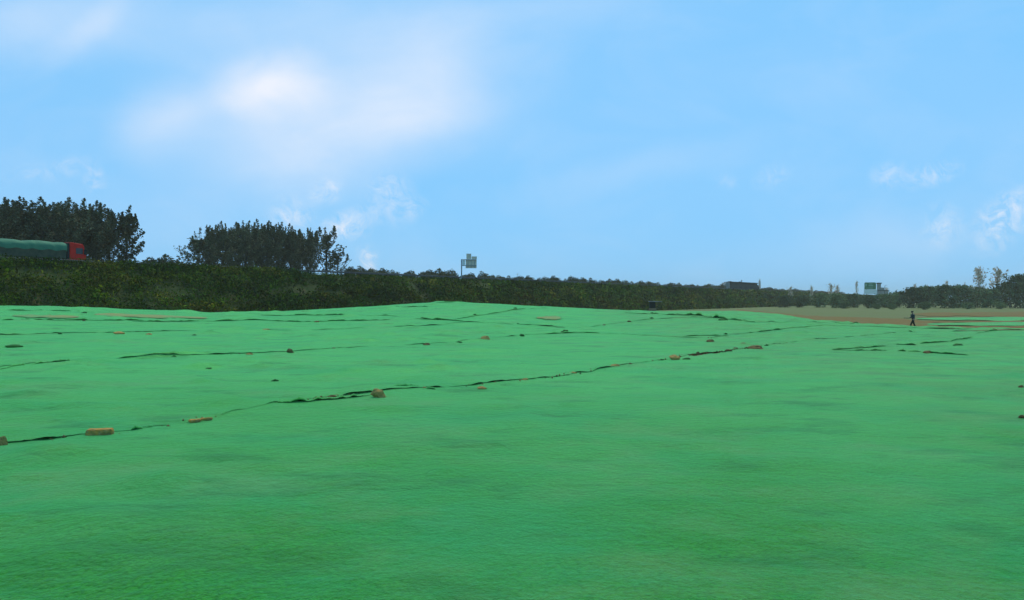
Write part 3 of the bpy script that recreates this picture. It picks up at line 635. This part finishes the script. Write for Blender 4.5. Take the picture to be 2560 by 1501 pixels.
def tree_parts(h, r, seed, nbr=60, per=46, leaf=.24, low=.08, up=(38, 72), spread=.26, power=.7, trunk_r=None, leaders=0):
    rs = np.random.RandomState(seed); tr = MB(); tr_r = trunk_r or h * .018
    bend = rs.uniform(-.04, .04, 2) * h
    pts = [(bend[0] * s * s, bend[1] * s * s, h * .86 * s) for s in np.linspace(0, 1, 7)]
    tr.tube(pts, [tr_r * (1 - .85 * s) + .012 for s in np.linspace(0, 1, 7)], 7)
    Cs = []
    for i in range(nbr):
        s = low + (0.93 - low) * ((i + rs.rand()) / nbr); z0 = h * s * .9
        prof = (min(1, (s - low) / .22 + .45)) * (1 - max(0, (s - .35) / .65) ** 1.5 * .72)
        L = r * prof * rs.uniform(.65, 1.25) * 1.25; az = rs.uniform(0, 2 * math.pi); el = R(min(84, rs.uniform(*up) + (16 if s > .5 else 0)))
        p0 = np.array([bend[0] * s * s, bend[1] * s * s, z0])
        d = np.array([math.cos(az) * math.cos(el), math.sin(az) * math.cos(el), math.sin(el)])
        zcap = h * (.96 - .24 * min(1, L / (1.25 * r)) ** 1.5) * rs.uniform(.86, 1.0) if leaders else h
        L = min(L / max(math.cos(el), .45) * .75, max(.02, zcap - z0) / max(d[2], .1) + .15 * r)
        if L <= .2: L = .35
        mid = p0 + d * L * .5 + np.array([0, 0, -.04 * L]); end = p0 + d * L
        if i % 2 == 0: tr.tube([tuple(p0), tuple(mid), tuple(end)], [tr_r * .34 * (1 - s * .6), tr_r * .2, .008], 4)
        q = rs.uniform(.12, 1.0, per) ** power
        c = p0 + d * (q * L)[:, None] + rs.normal(size=(per, 3)) * (spread * (1.15 - .75 * q) * min(1, r / 2))[:, None]
        Cs.append(c)
    for j in range(leaders):                    # upright leading shoots that make the ragged top
        a_ = rs.uniform(0, 2 * math.pi); q_ = r * .85 * rs.uniform(0, 1) ** .6; zt = h * (1.07 - .26 * (q_ / r) ** 1.4) * rs.uniform(.91, 1.04); zb = zt - h * rs.uniform(.12, .26)
        nl = 80; t_ = rs.uniform(0, 1, nl); lean_ = rs.uniform(-.12, .12, 2) * h * .3
        Cs.append(np.stack([q_ * math.cos(a_) + lean_[0] * t_, q_ * math.sin(a_) + lean_[1] * t_, zb + (zt - zb) * t_], -1) + rs.normal(size=(nl, 3)) * (.17 * (1.2 - t_))[:, None])
        tr.tube([(q_ * .5 * math.cos(a_), q_ * .5 * math.sin(a_), zb - .1 * h), (q_ * math.cos(a_), q_ * math.sin(a_), zb), (q_ * math.cos(a_) + lean_[0], q_ * math.sin(a_) + lean_[1], zt)], [.035, .025, .006], 4)
    C = np.concatenate(Cs); P = leaf_quads(C, np.full(len(C), leaf), rs)
    tn = np.array([1, 1, 1]) * rs.uniform(.65, 1.4, (len(C), 1)) * np.array([1, 1, 1]) + rs.uniform(-.1, .12, (len(C), 3))
    return tr, leaf_mesh('crown', P, np.clip(tn, .3, 2).astype(np.float32))
def make_tree(name, trc, leafmat, barkmat, loc, label, cat, group=None, scale=1, rz=0):
    tr, cm = trc; o = empty(name, loc, rz); o.scale = (scale,) * 3 if not isinstance(scale, tuple) else scale
    tr.build('trunk', barkmat, o); link('crown', cm, leafmat, o); tag(o, label, cat, group); return o
def clone(o, loc, label, scale, rz):
    c = copy_tree(o); c.location = loc; c.scale = scale; c.rotation_euler = (0, 0, rz); c['label'] = label; return c
# poplars behind the road
TREEW = -31.0
def on_line(u, w, z):
    k = (u - CX) / F; p = P0 + N_ * w
    t = (k * p[1] - p[0]) / (D[0] - k * D[1]); q = p + D * t
    return Vector((q[0], q[1], z))
protos = []
poplar_src = [tree_parts(9.0, 2.6, s, 80, 118, .165, .02, leaders=20) for s in (21, 22, 23)]
spread_src = tree_parts(8.0, 3.4, 31, 64, 40, .22, .04, up=(12, 62), spread=.22, leaders=9)
sparse_src = tree_parts(8.6, 2.9, 33, 46, 34, .22, .05, up=(25, 68), spread=.20, leaders=7)
iso_src = tree_parts(9.0, 2.15, 35, 62, 46, .24, .07, up=(25, 66), spread=.24, leaders=9)
left = [(-75, 505, 1.1, 'poplar at the outer end of the first tree group, behind the truck trailer'), (-30, 506, 1.1, 'poplar behind the rear of the covered truck trailer'), (14, 508, 1.0, 'poplar behind the middle of the truck trailer, first with a pointed top'),
        (52, 504, 1.05, 'tall broad poplar behind the truck trailer, second top of the first group'), (104, 503, 1.05, 'tall narrow topped poplar behind the front of the truck trailer'), (140, 520, 1.0, 'lower poplar in the notch behind the front of the trailer'),
        (168, 505, 1.0, 'pale topped poplar right behind the red truck cab'), (212, 507, 1.0, 'double topped poplar just ahead of the red truck cab'), (240, 516, .95, 'poplar next inside from the last of the first tree group'), (272, 530, .85, 'lower slim poplar closing the first tree group beside the lone tree')]
def place(i, u, ytop, wf, label, w=TREEW, rz=None, src=None, nom=9.0, group='poplars behind the highway'):
    loc = on_line(u, w, ROADZ - .1); h = (CY - ytop) / F * loc.y + CAM_Z - ROADZ
    s = h / nom
    if src is None: src = i % 3
    while len(protos) <= 8: protos.append(None)
    table = poplar_src + [spread_src, sparse_src, iso_src]
    rz = rz if rz is not None else random.Random(i * 7 + 1).uniform(0, 6.28)
    if protos[src] is None:
        protos[src] = make_tree('poplar_tree', table[src], LEAF_TREE, BARK, loc, label, 'tree', group, (s * wf * 1.38, s * wf * 1.38, s), rz); return protos[src]
    return clone(protos[src], loc, label, (s * wf * 1.38, s * wf * 1.38, s), rz)
for i, (u, yt, wf, lb) in enumerate(left): place(i, u, yt, wf, lb, w=TREEW - (i % 2) * 3)
place(10, 316, 521, .82, 'lone slim tree standing apart just beyond the first tree group', src=5, nom=9.0)
second = [(497, 588, 1.0, 'spreading tree with low spiky twigs at the open end of the second tree group', 3, 8.0), (522, 570, .95, 'dark poplar next to the spreading tree of the second group', 0, 9), (556, 561, .9, 'poplar with twin pointed tops in the second group', 1, 9),
          (588, 566, .9, 'poplar between the twin topped one and the highest of the second group', 2, 9), (614, 560, .9, 'poplar just before the highest of the second group', 0, 9), (640, 557, .9, 'highest poplar in the middle of the second tree group', 1, 9),
          (668, 563, .9, 'poplar just past the highest of the second group', 2, 9), (698, 564, .85, 'rounded poplar beside the bright gap in the second group', 0, 9), (726, 567, .85, 'poplar just past the bright gap in the second group', 1, 9),
          (748, 582, .85, 'shorter poplar inside the thin end tree of the second group', 2, 9), (775, 577, .85, 'poplar leaning against the thin end tree of the second group', 0, 9), (816, 571, 1.0, 'thin see through tree with open branches ending the second tree group', 4, 8.6),
          (843, 628, 1.2, 'low bushy sapling at the foot of the thin end tree', 4, 8.6)]
for i, (u, yt, wf, lb, s_, nm) in enumerate(second): place(20 + i, u, yt, wf, lb, w=TREEW - (i % 2) * 2, src=s_, nom=nm)

# rounded shrubs in the central strip of the highway
def shrub_parts(seed, w=4.8, h=2.55, n=1700, leaf=.26):
    rs = np.random.RandomState(seed); d = rs.normal(size=(n, 3)); d /= np.linalg.norm(d, axis=1, keepdims=True); d[:, 2] = np.abs(d[:, 2])
    lob = 1 + .22 * np.sin(d[:, 0] * 5 + seed) * np.cos(d[:, 1] * 4 + seed * 2)
    C = d * (rs.uniform(.3, 1.0, n) ** .5 * lob)[:, None] * np.array([w / 2, w / 2 * .8, h])
    P = leaf_quads(C, np.full(n, leaf), rs)
    tn = np.ones((n, 3)) * rs.uniform(.6, 1.4, (n, 1)) + rs.uniform(-.1, .1, (n, 3))
    tr = MB()
    for k in range(4):
        a = k * 1.57 + seed; tr.tube([(0.05 * math.cos(a), .05 * math.sin(a), 0), (w * .18 * math.cos(a), w * .15 * math.sin(a), h * .75)], [.05, .02], 5)
    return tr, leaf_mesh('foliage', P, np.clip(tn, .3, 2).astype(np.float32))
ORD = ['first', 'second', 'third', 'fourth', 'fifth', 'sixth', 'seventh', 'eighth', 'ninth', 'tenth', 'eleventh', 'twelfth', 'thirteenth', 'fourteenth', 'fifteenth', 'sixteenth', 'seventeenth', 'eighteenth', 'nineteenth', 'twentieth']
sh_src = [shrub_parts(s) for s in (41, 42, 43)]; sh_proto = {}
def crest_shrub(i, u, sc, label):
    loc = on_line(u, -14, ROADZ + .02); s = i % 3; rz = random.Random(i).uniform(0, 6.28)
    if s not in sh_proto:
        o = empty('rounded_shrub', loc, rz); tr, cm = sh_src[s]; tr.build('stem', BARK, o); link('foliage', cm, LEAF_TREE, o); tag(o, label, 'shrub', 'rounded shrubs along the middle of the highway'); o.scale = sc; sh_proto[s] = o; return
    clone(sh_proto[s], loc, label, sc, rz)
rl = random.Random(5); idx = 0
sets = [([378, 415, 450], 'rounded shrub on the skyline, %s past the lone slim tree'), ([880, 903, 930, 957, 985, 1024, 1068, 1098, 1125], 'rounded shrub on the skyline, %s past the second tree group'),
        ([1172, 1208, 1230, 1251, 1275, 1300, 1322, 1347, 1366, 1386, 1412, 1430, 1455, 1479, 1505], 'rounded shrub on the skyline, %s past the grey sign post'),
        ([1802, 1788, 1774, 1760, 1744, 1728, 1712, 1697, 1679, 1661, 1642, 1624, 1603, 1580, 1560, 1540, 1524], 'rounded shrub on the skyline, %s before the dark flat roofed building'),
        ([1905, 1920, 1936, 1952, 1975, 1990, 2008, 2022, 2040, 2056, 2075, 2092], 'distant rounded shrub on the skyline, %s past the dark flat roofed building')]
for us, lb in sets:
    for k, u in enumerate(us):
        Yd = on_line(u, -14, 0).y; s = rl.uniform(.82, 1.15); wf = max(1, Yd / 260)
        crest_shrub(idx, u, (s * wf * rl.uniform(.85, 1.2), s * wf, s * rl.uniform(.85, 1.08) * (.82 if Yd < 150 else 1.0)), lb % ORD[k]); idx += 1

# thicket at the foot of the far end
bush_src = [tree_parts(6.0, 4.4, s, 70, 40, .42, .0, up=(5, 60), spread=.6, power=.6, trunk_r=.12) for s in (51, 52, 53)]; bush_proto = {}
def bush(i, u, ytop, Y, wf, label, name='bushy_tree', base=LOW):
    h = (CY - ytop) / F * Y + CAM_Z - base; s = h / 6.2; loc = far_pt(u, Y, base - .05); k = i % 3; rz = random.Random(i * 3).uniform(0, 6.28)
    if k not in bush_proto:
        bush_proto[k] = make_tree(name, bush_src[k], LEAF_FAR, BARK, loc, label, 'tree', 'bushy trees at the end of the low field', (s * wf, s * wf, s), rz); return
    clone(bush_proto[k], loc, label, (s * wf, s * wf, s), rz)
thick = [(1960, 742, 'second low bush'), (2005, 741, 'third low bush'), (2050, 737, 'bush below the first pale twiggy tree'), (2092, 737, 'bush in front of the fan of pale twigs'), (2135, 738, 'bush just before the green highway sign'), (2172, 741, 'bush under the green highway sign'),
         (2212, 738, 'bush just past the green highway sign'), (2248, 733, 'bush before the walking person and the higher thicket'), (2284, 724, 'rounded bushy tree directly above the walking person'), (2322, 721, 'bushy tree next past the walking person'),
         (2362, 719, 'bushy tree below the small pale branches, tallest of the even thicket'), (2402, 719, 'bushy tree before the taller pale tree pair'), (2440, 722, 'bushy tree at the foot of the first tall pale tree'), (2476, 727, 'bushy tree at the foot of the second tall pale tree'),
         (2515, 712, 'bushy tree beside the big dark one at the field end'), (2558, 694, 'big dark rounded tree, tallest dark one at the field end'), (2610, 700, 'dark tree beyond the big rounded one'), (2660, 708, 'outermost dark tree at the field end')]
for i, (u, yt, lb) in enumerate(thick):
    bush(i, u, yt, 300 + (i * 37 % 5) * 8 if u > 2040 else 330, 1.15 if u < 2490 else .85, lb + (' of the line along the field' if 'low bush' in lb else ''))
for i, (u, yt, Y, lb) in enumerate([(2230, 762, 262, 'small dark bush at the field edge before the walking person'), (2310, 757, 258, 'small olive bush jutting into the field past the walking person'), (2420, 758, 270, 'small bush in front of the thicket below the tall pale trees'),
                                    (2190, 760, 275, 'small bush below the post of the green highway sign'), (2500, 756, 275, 'small bush in front of the big dark tree'), (2110, 758, 290, 'small bush in front of the fan of pale twigs')]):
    bush(40 + i, u, yt, Y, 1.5, lb)

# pale thin trees
pale_src = [tree_parts(9, 2.2, 61, 30, 20, .36, .25, up=(28, 74), spread=.34), tree_parts(9, 2.4, 64, 26, 17, .36, .3, up=(25, 74), spread=.30)]; pale_proto = {}
def pale(i, u, ytop, Y, wf, label, lean=0):
    h = (CY - ytop) / F * Y + CAM_Z - LOW; s = h / 9.2; loc = far_pt(u, Y, LOW - .05); k = i % 2; sc = (s * wf, s * wf, s)
    if k not in pale_proto:
        o = make_tree('thin_tree', pale_src[k], LEAF_PALE, BARK_PALE, loc, label, 'tree', 'pale thin trees above the hedge', sc, i); pale_proto[k] = o
    else: o = clone(pale_proto[k], loc, label, sc, i * 1.3)
    o.rotation_euler = (0, lean, i * 1.3 if lean == 0 else 0)
pale(0, 2444, 667, 330, .85, 'tall pale thin tree with bare crooked top, first of the tall pair'); pale(1, 2484, 668, 330, 1.05, 'tall pale leaning tree, second of the tall pair', R(9))
for i, (u, yt, Y, wf, lb) in enumerate([(1900, 698, 430, .35, 'pale thin stacked tree close beside the dark flat roofed building'), (1976, 716, 430, .8, 'low pale rounded crown between the building and the first forked twig'), (2028, 714, 420, .5, 'small pale forked tree, first past the building'),
    (2078, 708, 420, .8, 'fan of pale twigs rising before the green highway sign'), (2094, 712, 425, .6, 'thin pale tree leaning out of the fan of twigs'), (2141, 702, 420, .4, 'narrow pale tree right before the green highway sign'), (2216, 718, 440, .6, 'pale shrub like tree behind the sign posts'),
    (2268, 722, 400, .8, 'low pale tree past the green highway sign'), (2287, 709, 400, .45, 'slim pale tree above the walking person'), (2318, 712, 400, .6, 'pale tree just past the slim one above the walking person'), (2368, 701, 390, .5, 'pale forked tree above the middle of the thicket'), (2412, 705, 390, .3, 'thread thin pale sapling before the tall pair')]):
    pale(i + 2, u, yt, Y, wf, lb)

# ------------------------------------------------------------------ truck
truck_a = on_line(203, -5.5, ROADZ + .02)
tk = empty('truck', truck_a, math.atan2(D[1], D[0])); tag(tk, 'red truck with a long trailer under a green tarpaulin, on the highway behind the shrubs', 'truck')
# local: +x is the driving direction, the front bumper at x=0
cab = MB().prism([(-.02, .75), (0, 1.5), (-.12, 1.75), (-.28, 2.80), (-.50, 3.12), (-2.25, 3.28), (-2.28, .75)], -1.2, 1.2).build('cab', RED, tk, .06)
MB().box(-1.45, -.48, -1.225, -1.20, 1.75, 2.55).build('window', GLASSD, cab, .01)
MB().box(-1.45, -.48, 1.20, 1.225, 1.75, 2.55).build('window', GLASSD, cab, .01)
MB().prism([(-.09, 1.82), (-.36, 2.70), (-.33, 2.72), (-.06, 1.83)], -1.05, 1.05).build('windscreen', GLASSD, cab)
MB().box(-1.55, -.40, -1.23, -1.203, .95, 1.55).build('door_panel', RED, cab, .02)
MB().box(-.35, -.15, -1.55, -1.25, 1.7, 2.4).tube([(-.25, -1.22, 2.3), (-.25, -1.4, 2.42)], .02, 6).build('mirror', BLACK, cab, .03)
MB().box(-2.62, -2.30, -1.15, 1.15, 1.0, 3.15).build('cab_back', BLACK, tk, .03)
MB().box(-16.2, -.3, -.45, .45, .62, 1.0).build('chassis', BLACK, tk, .02)
MB().box(-16.4, -2.75, -1.25, 1.25, 1.05, 2.35).build('trailer_body', TRAILSIDE, tk, .03)
nx = 90; xx = np.linspace(-16.45, -2.7, nx); hump = 3.10 + .22 * np.abs(np.sin((xx + 16.4) * .78)) ** .8 + .14 * fbm(xx / 1.5, xx * 0 + 2, 2) + np.clip((-xx - 11) * .05, 0, .3)
prof = [(-1.30, 2.1, 0), (-1.33, 2.6, 0), (-1.28, 2.95, .3), (-.9, 0, .93), (-.3, 0, 1.0), (.3, 0, 1.0), (.9, 0, .93), (1.28, 2.95, .3), (1.33, 2.6, 0), (1.30, 2.1, 0)]
V = []
for j, x in enumerate(xx):
    endf = min(1, (j + .2) / 3, (nx - 1 - j + .2) / 3)
    for y, z, f in prof:
        zz = z * (1 - f) + hump[j] * f if f < .9 else hump[j] * (.95 + .05 * f) * (.94 + .06 * endf)
        if f == .3: zz = 2.78 + .3 * (hump[j] - 3.0) 
        if f == 0: zz = z + .08 * math.sin(x * 3.1 + y)
        V.append((x, y * (1 + .015 * math.sin(x * 5)), zz))
me = np_mesh('tarpaulin', V, grid_faces(nx, len(prof))); me2 = link('tarpaulin', me, TARP, tk, True)
for x0 in (-16.46, -2.69): MB().box(x0, x0 + .02, -1.26, 1.26, 2.0, 3.0).build('tarpaulin_end', TARP, tk)
for x in (-1.35, -3.6, -4.9, -12.2, -13.5, -14.8):
    for y in (-1.0, 1.0):
        w_ = MB().tube([(x, y - .16, .52), (x, y + .16, .52)], .52, 20).build('wheel', BLACK, tk, .03)
        s = 1 if y > 0 else -1; MB().tube([(x, y + s * .15, .52), (x, y + s * .18, .52)], .28, 14).build('rim', CHROME, w_)

# ------------------------------------------------------------------ road sign seen from behind, mast, green sign, building, cabinet
sp = on_line(1154, -1.2, ROADZ); sc = sp.y / F                      # metres per pixel of the photograph there
def zz(py): return CAM_Z + (CY - py) * sc - ROADZ
sg = empty('road_sign', sp); tag(sg, 'back of a grey road sign on a single bent post above the embankment', 'road sign')
q = lambda u: (u - 1154) * sc
MB().tube([(0, 0, -.3), (0, 0, zz(648))], .14, 10).build('post', STEEL, sg)
for py in (649, 664): MB().tube([(0, 0, zz(py)), (q(1191), 0, zz(py))], .08, 8).build('arm', STEEL, sg)
MB().box(q(1164), q(1191.5), .12, .17, zz(670.5), zz(648)).build('main_panel', SIGNBACK, sg, .01)
rb = MB()
for u in (1170, 1178, 1186): rb.box(q(u) - .04, q(u) + .04, .06, .117, zz(670), zz(649))
rb.build('rib', STEEL, sg)
MB().box(q(1166), q(1178), .12, .17, zz(647.6), zz(634)).build('tall_panel', SIGNBACK, sg, .01)
MB().box(q(1179), q(1192), .12, .17, zz(647.6), zz(641)).build('small_panel', SIGNBACK, sg, .01)
MB().box(q(1156), q(1162.6), .02, .06, zz(663), zz(650)).build('sky_panel', SKYPALE, sg, .01)  # pale sky between the arms, put in as a solid panel
lp = on_line(1294, -3, ROADZ); s2 = lp.y / F
lm = empty('thin_mast', lp); tag(lm, 'hair thin mast with a short crossbar on the skyline past the road sign', 'mast')
hh = CAM_Z + (CY - 683) * s2 - ROADZ
MB().tube([(0, 0, 0), (0, 0, hh)], [.05, .03], 6).build('pole', STEEL, lm); MB().box(-.4, .4, -.03, .03, hh - .28, hh - .22).build('crossbar', STEEL, lm)

GY = 400.0; gs = GY / F
gsg = empty('highway_sign', far_pt(2178, GY, LOW)); tag(gsg, 'green highway sign above a strip of pale sky, standing over the far hedge', 'road sign')
gq = lambda u: (u - 2178) * gs
gz_ = lambda py: CAM_Z + (CY - py) * gs - LOW
pan = MB().prism([(gq(2161), gz_(723.5)), (gq(2161), gz_(708)), (gq(2163), gz_(706)), (gq(2188), gz_(706)), (gq(2190), gz_(708)), (gq(2190), gz_(723.5))], -.08, .0).build('green_panel', SIGNGREEN, gsg)
lt = MB()
for a, b_, y0, y1 in ((2172, 2181, 709, 710.6), (2171, 2183, 713.5, 715.2), (2165, 2182, 719.5, 720.7), (2163.5, 2166, 709.5, 716)): lt.box(gq(a), gq(b_), -.12, -.083, gz_(y1), gz_(y0))
lt.build('lettering', SIGNLETTER, pan)
MB().box(gq(2160.5), gq(2193), .05, .25, gz_(735), gz_(724)).build('sky_band', SKYPALE, gsg)  # pale sky below the green panel, built as a solid band
for u in (2167, 2194): MB().tube([(gq(u), .32, -.2), (gq(u), .32, gz_(712))], .16, 8).build('post', STEEL, gsg)
bs = empty('small_building', far_pt(2208, 425, LOW)); s3 = 425 / F; bq = lambda u: (u - 2208) * s3; bz = lambda py: CAM_Z + (CY - py) * s3 - LOW
tag(bs, 'small pale stepped hut close behind the posts of the green highway sign', 'building')
MB().box(bq(2196), bq(2216), -2, 3, -.2, bz(727)).build('wall', WALLP, bs, .05); MB().box(bq(2194.5), bq(2217.5), -2.4, 3.4, bz(727) + .003, bz(727) + .35).build('roof', WALLD, bs, .03)
MB().box(bq(2195), bq(2200), -1.2, 1.4, bz(727) + .36, bz(709)).build('tower', WALLP, bs, .05); MB().box(bq(2194), bq(2202), -1.5, 1.7, bz(709) + .003, bz(709) + .5).build('tower_roof', WALLD, bs, .03)
MB().box(bq(2200) + .02, bq(2208), -1.2, 1.4, bz(727) + .36, bz(719)).build('upper_room', WALLP, bs, .05); 
fp = empty('lamp_post', far_pt(2212, 415, LOW)); tag(fp, 'thin dark post past the green highway sign', 'post')
hh = CAM_Z + (CY - 715) * 415 / F - LOW; MB().tube([(0, 0, 0), (0, 0, hh)], [.16, .1], 8).build('pole', CABBLUE, fp); MB().tube([(0, 0, hh), (.25, -.1, hh + .3), (.9, -.3, hh + .4)], .07, 6).build('arm', CABBLUE, fp)

BY = 425.0; b4 = BY / F
bd = empty('flat_roofed_building', far_pt(1848, BY, LOW)); tag(bd, 'dark flat roofed building rising behind the hedge with a pale side wall', 'building')
q4 = lambda u: (u - 1848) * b4; z4 = lambda py: CAM_Z + (CY - py) * b4 - LOW
bm_ = MB(); bm_.prism([(q4(1821), -.3), (q4(1821), z4(707)), (q4(1887), z4(710)), (q4(1892), z4(718)), (q4(1892), -.3)], -4, 6).build('wall', WALLD, bd, .05)
MB().prism([(q4(1808), -.3), (q4(1808.5), z4(712)), (q4(1812), z4(706)), (q4(1820.7), z4(705.5)), (q4(1820.7), -.3)], -3.2, 5.2).build('side_wall', WALLP, bd, .05)
rf = MB().prism([(q4(1819), z4(706.4)), (q4(1819), z4(704.2)), (q4(1888), z4(707.6)), (q4(1888), z4(709.6))], -4.6, 6.6).build('roof', WALLD, bd, .02)
MB().box(q4(1853.5), q4(1855.5), 0, .5, z4(706.5), z4(700)).build('chimney', WALLP, rf); MB().box(q4(1822), q4(1829), 0, 2, z4(705), z4(703)).build('roof_hut', WALLD, rf)
MB().box(q4(1848), q4(1852), 0, 1, z4(706), z4(703.8)).build('roof_vent', WALLD, rf)
for u0 in (1830, 1843, 1856, 1869): MB().box(q4(u0), q4(u0 + 7), -4.05, -3.96, z4(725), z4(717)).build('window', GLASSD, bd)
CBY = 150.0; c5 = CBY / F
cb = empty('utility_cabinet', far_pt(1632, CBY, LOW)); tag(cb, 'dark blue utility cabinet with a flat pale canopy at the foot of the embankment', 'utility cabinet')
q5 = lambda u: (u - 1632) * c5; z5 = lambda py: CAM_Z + (CY - py) * c5 - LOW
MB().box(q5(1623.5), q5(1639), -.8, .8, -.2, z5(770.5)).build('plinth', CONC, cb, .03)
cbb = MB().box(q5(1624), q5(1637), -.7, .7, z5(770.5) + .003, z5(754.5)).build('body', CABBLUE, cb, .04)
MB().box(q5(1625.5), q5(1635), -.74, -.703, z5(769), z5(757)).build('door', CABBLUE, cbb, .01)
MB().box(q5(1622.5), q5(1640), -.9, .9, z5(754.5) + .003, z5(753.0)).box(q5(1640), q5(1655), -.04, .04, z5(754.3), z5(753.3)).build('canopy', CHROME, cb, .02)

# ------------------------------------------------------------------ the walking person
PY = 88.0; pl = far_pt(2283, PY, 0); pl.z = float(gz(pl.x, PY)) + .03
def skin_body(name, chains, m, parent, sub=1):
    """chains: lists of (x,y,z,r); first point of a chain may repeat an earlier point to join there"""
    vs, es, rs_ = [], [], []
    def idx(p):
        for i, v in enumerate(vs):
            if (Vector(v) - Vector(p[:3])).length < 1e-5: return i
        vs.append(p[:3]); rs_.append(p[3]); return len(vs) - 1
    for ch in chains:
        k = [idx(p) for p in ch]; es += list(zip(k[:-1], k[1:]))
    me = bpy.data.meshes.new(name); me.from_pydata(vs, es, []); o = link(name, me, m, parent)
    sk = o.modifiers.new('skin', 'SKIN'); sk.use_smooth_shade = True
    for i, r in enumerate(rs_): me.skin_vertices[0].data[i].radius = (r, r)
    me.skin_vertices[0].data[0].use_root = True
    if sub: s = o.modifiers.new('sub', 'SUBSURF'); s.levels = sub; s.render_levels = sub
    return o
# faces -x (towards the left of the view), mid-stride
pel = (0, 0, .86, .12); che = (-.02, 0, 1.18, .135); neck = (-.04, 0, 1.38, .05); head = (-.06, 0, 1.52, .085); top = (-.055, 0, 1.60, .07)
hipL, kneeL, ankL = (0, -.09, .82, .085), (-.21, -.10, .48, .058), (-.30, -.10, .09, .036)
hipR, kneeR, ankR = (0.01, .09, .82, .085), (.10, .10, .46, .058), (.24, .10, .10, .036)
def hand(w, s):
    x, y, z = w; out = []
    palm = (x - .05, y, z - .005, .022)
    out.append([(x, y, z, .026), palm])
    for k, (dy, ln) in enumerate(((-.03, .062), (-.01, .072), (.01, .068), (.03, .052))):
        out.append([palm, (x - .085, y + dy, z + .002, .009), (x - .085 - ln * .5, y + dy, z + .012, .008), (x - .085 - ln * .62, y + dy, z - .018, .007)])
    out.append([palm, (x - .06, y - s * .035, z - .012, .01), (x - .09, y - s * .045, z - .03, .008)])
    return out
shL, elL, wrL = (-.03, -.19, 1.32, .055), (-.07, -.22, 1.05, .04), (-.30, -.16, .98, .027)
shR, elR, wrR = (-.03, .19, 1.32, .055), (-.05, .23, 1.05, .04), (-.28, .18, .97, .027)
chest_top = (-.03, 0, 1.30, .10)
body = [[pel, (-.01, 0, 1.0, .11), che, chest_top, neck, head, top], [head, (-.145, 0, 1.505, .02)], [head, (-.13, 0, 1.47, .03)], [pel, hipL, kneeL, ankL, (-.43, -.10, .045, .03)], [pel, hipR, kneeR, ankR, (.14, .10, .035, .03)],
        [chest_top, shL, elL, wrL], [chest_top, shR, elR, wrR]] + hand(wrL[:3], 1) + hand(wrR[:3], -1)
per = skin_body('person', body, SKIN, None); per.location = pl; per.scale = (1.3, 1.3, 1.14)
tag(per, 'person in a dark teal jacket and cap, walking along the net edge', 'person')
gf = lambda p, r: (p[0], p[1], p[2], r)
skin_body('jacket', [[gf((0, 0, .84), .15), (-.01, 0, 1.0, .145), gf(che, .165), gf(chest_top, .125), gf((-.035, 0, 1.37), .07)], [gf(chest_top, .125), gf(shL, .075), gf(elL, .058), gf((-.26, -.17, .985), .045)], [gf(chest_top, .125), gf(shR, .075), gf(elR, .058), gf((-.24, .19, .975), .045)]], JACKET, per)
skin_body('trousers', [[gf((0, 0, .90), .135), gf((0, 0, .84), .13)], [gf((0, 0, .84), .13), gf(hipL, .10), gf(kneeL, .075), gf((-.29, -.10, .13), .058)], [gf((0, 0, .84), .13), gf(hipR, .10), gf(kneeR, .075), gf((.225, .10, .14), .058)]], TROUS, per)
skin_body('cap', [[(-.05, 0, 1.565, .098), (-.05, 0, 1.62, .075)], [(-.05, 0, 1.565, .098), (-.16, 0, 1.56, .03)]], CAP, per)
for a, tipp in (((-.28, -.10, .05), (-.45, -.10, .042)), ((.25, .10, .075), (.12, .10, .04))): skin_body('shoe', [[(*a, .052), (*tipp, .04)]], BLACK, per)
bd2 = MB().box(-.78, -.30, -.30, .30, -.025, .025).build('board', BOARD, None, .01); bd2.location = pl + Vector((-.12, 0, 1.12))
tag(bd2, 'dark flat board held level in front of the walking person', 'board')

# ------------------------------------------------------------------ the air
hz = MB().box(-1650, 1750, -60, 1750, -4.5, 26.0); hm = bpy.data.materials.new('haze'); hm.use_nodes = True; hn = hm.node_tree; hn.nodes.clear()
ho = hn.nodes.new('ShaderNodeOutputMaterial'); hv = hn.nodes.new('ShaderNodeVolumePrincipled'); hv.inputs['Density'].default_value = .00030
hv.inputs['Color'].default_value = (.95, .88, .66, 1); hv.inputs['Anisotropy'].default_value = .2; hn.links.new(hv.outputs[0], ho.inputs['Volume'])
hz = hz.build('haze', hm); tag(hz, kind='stuff')
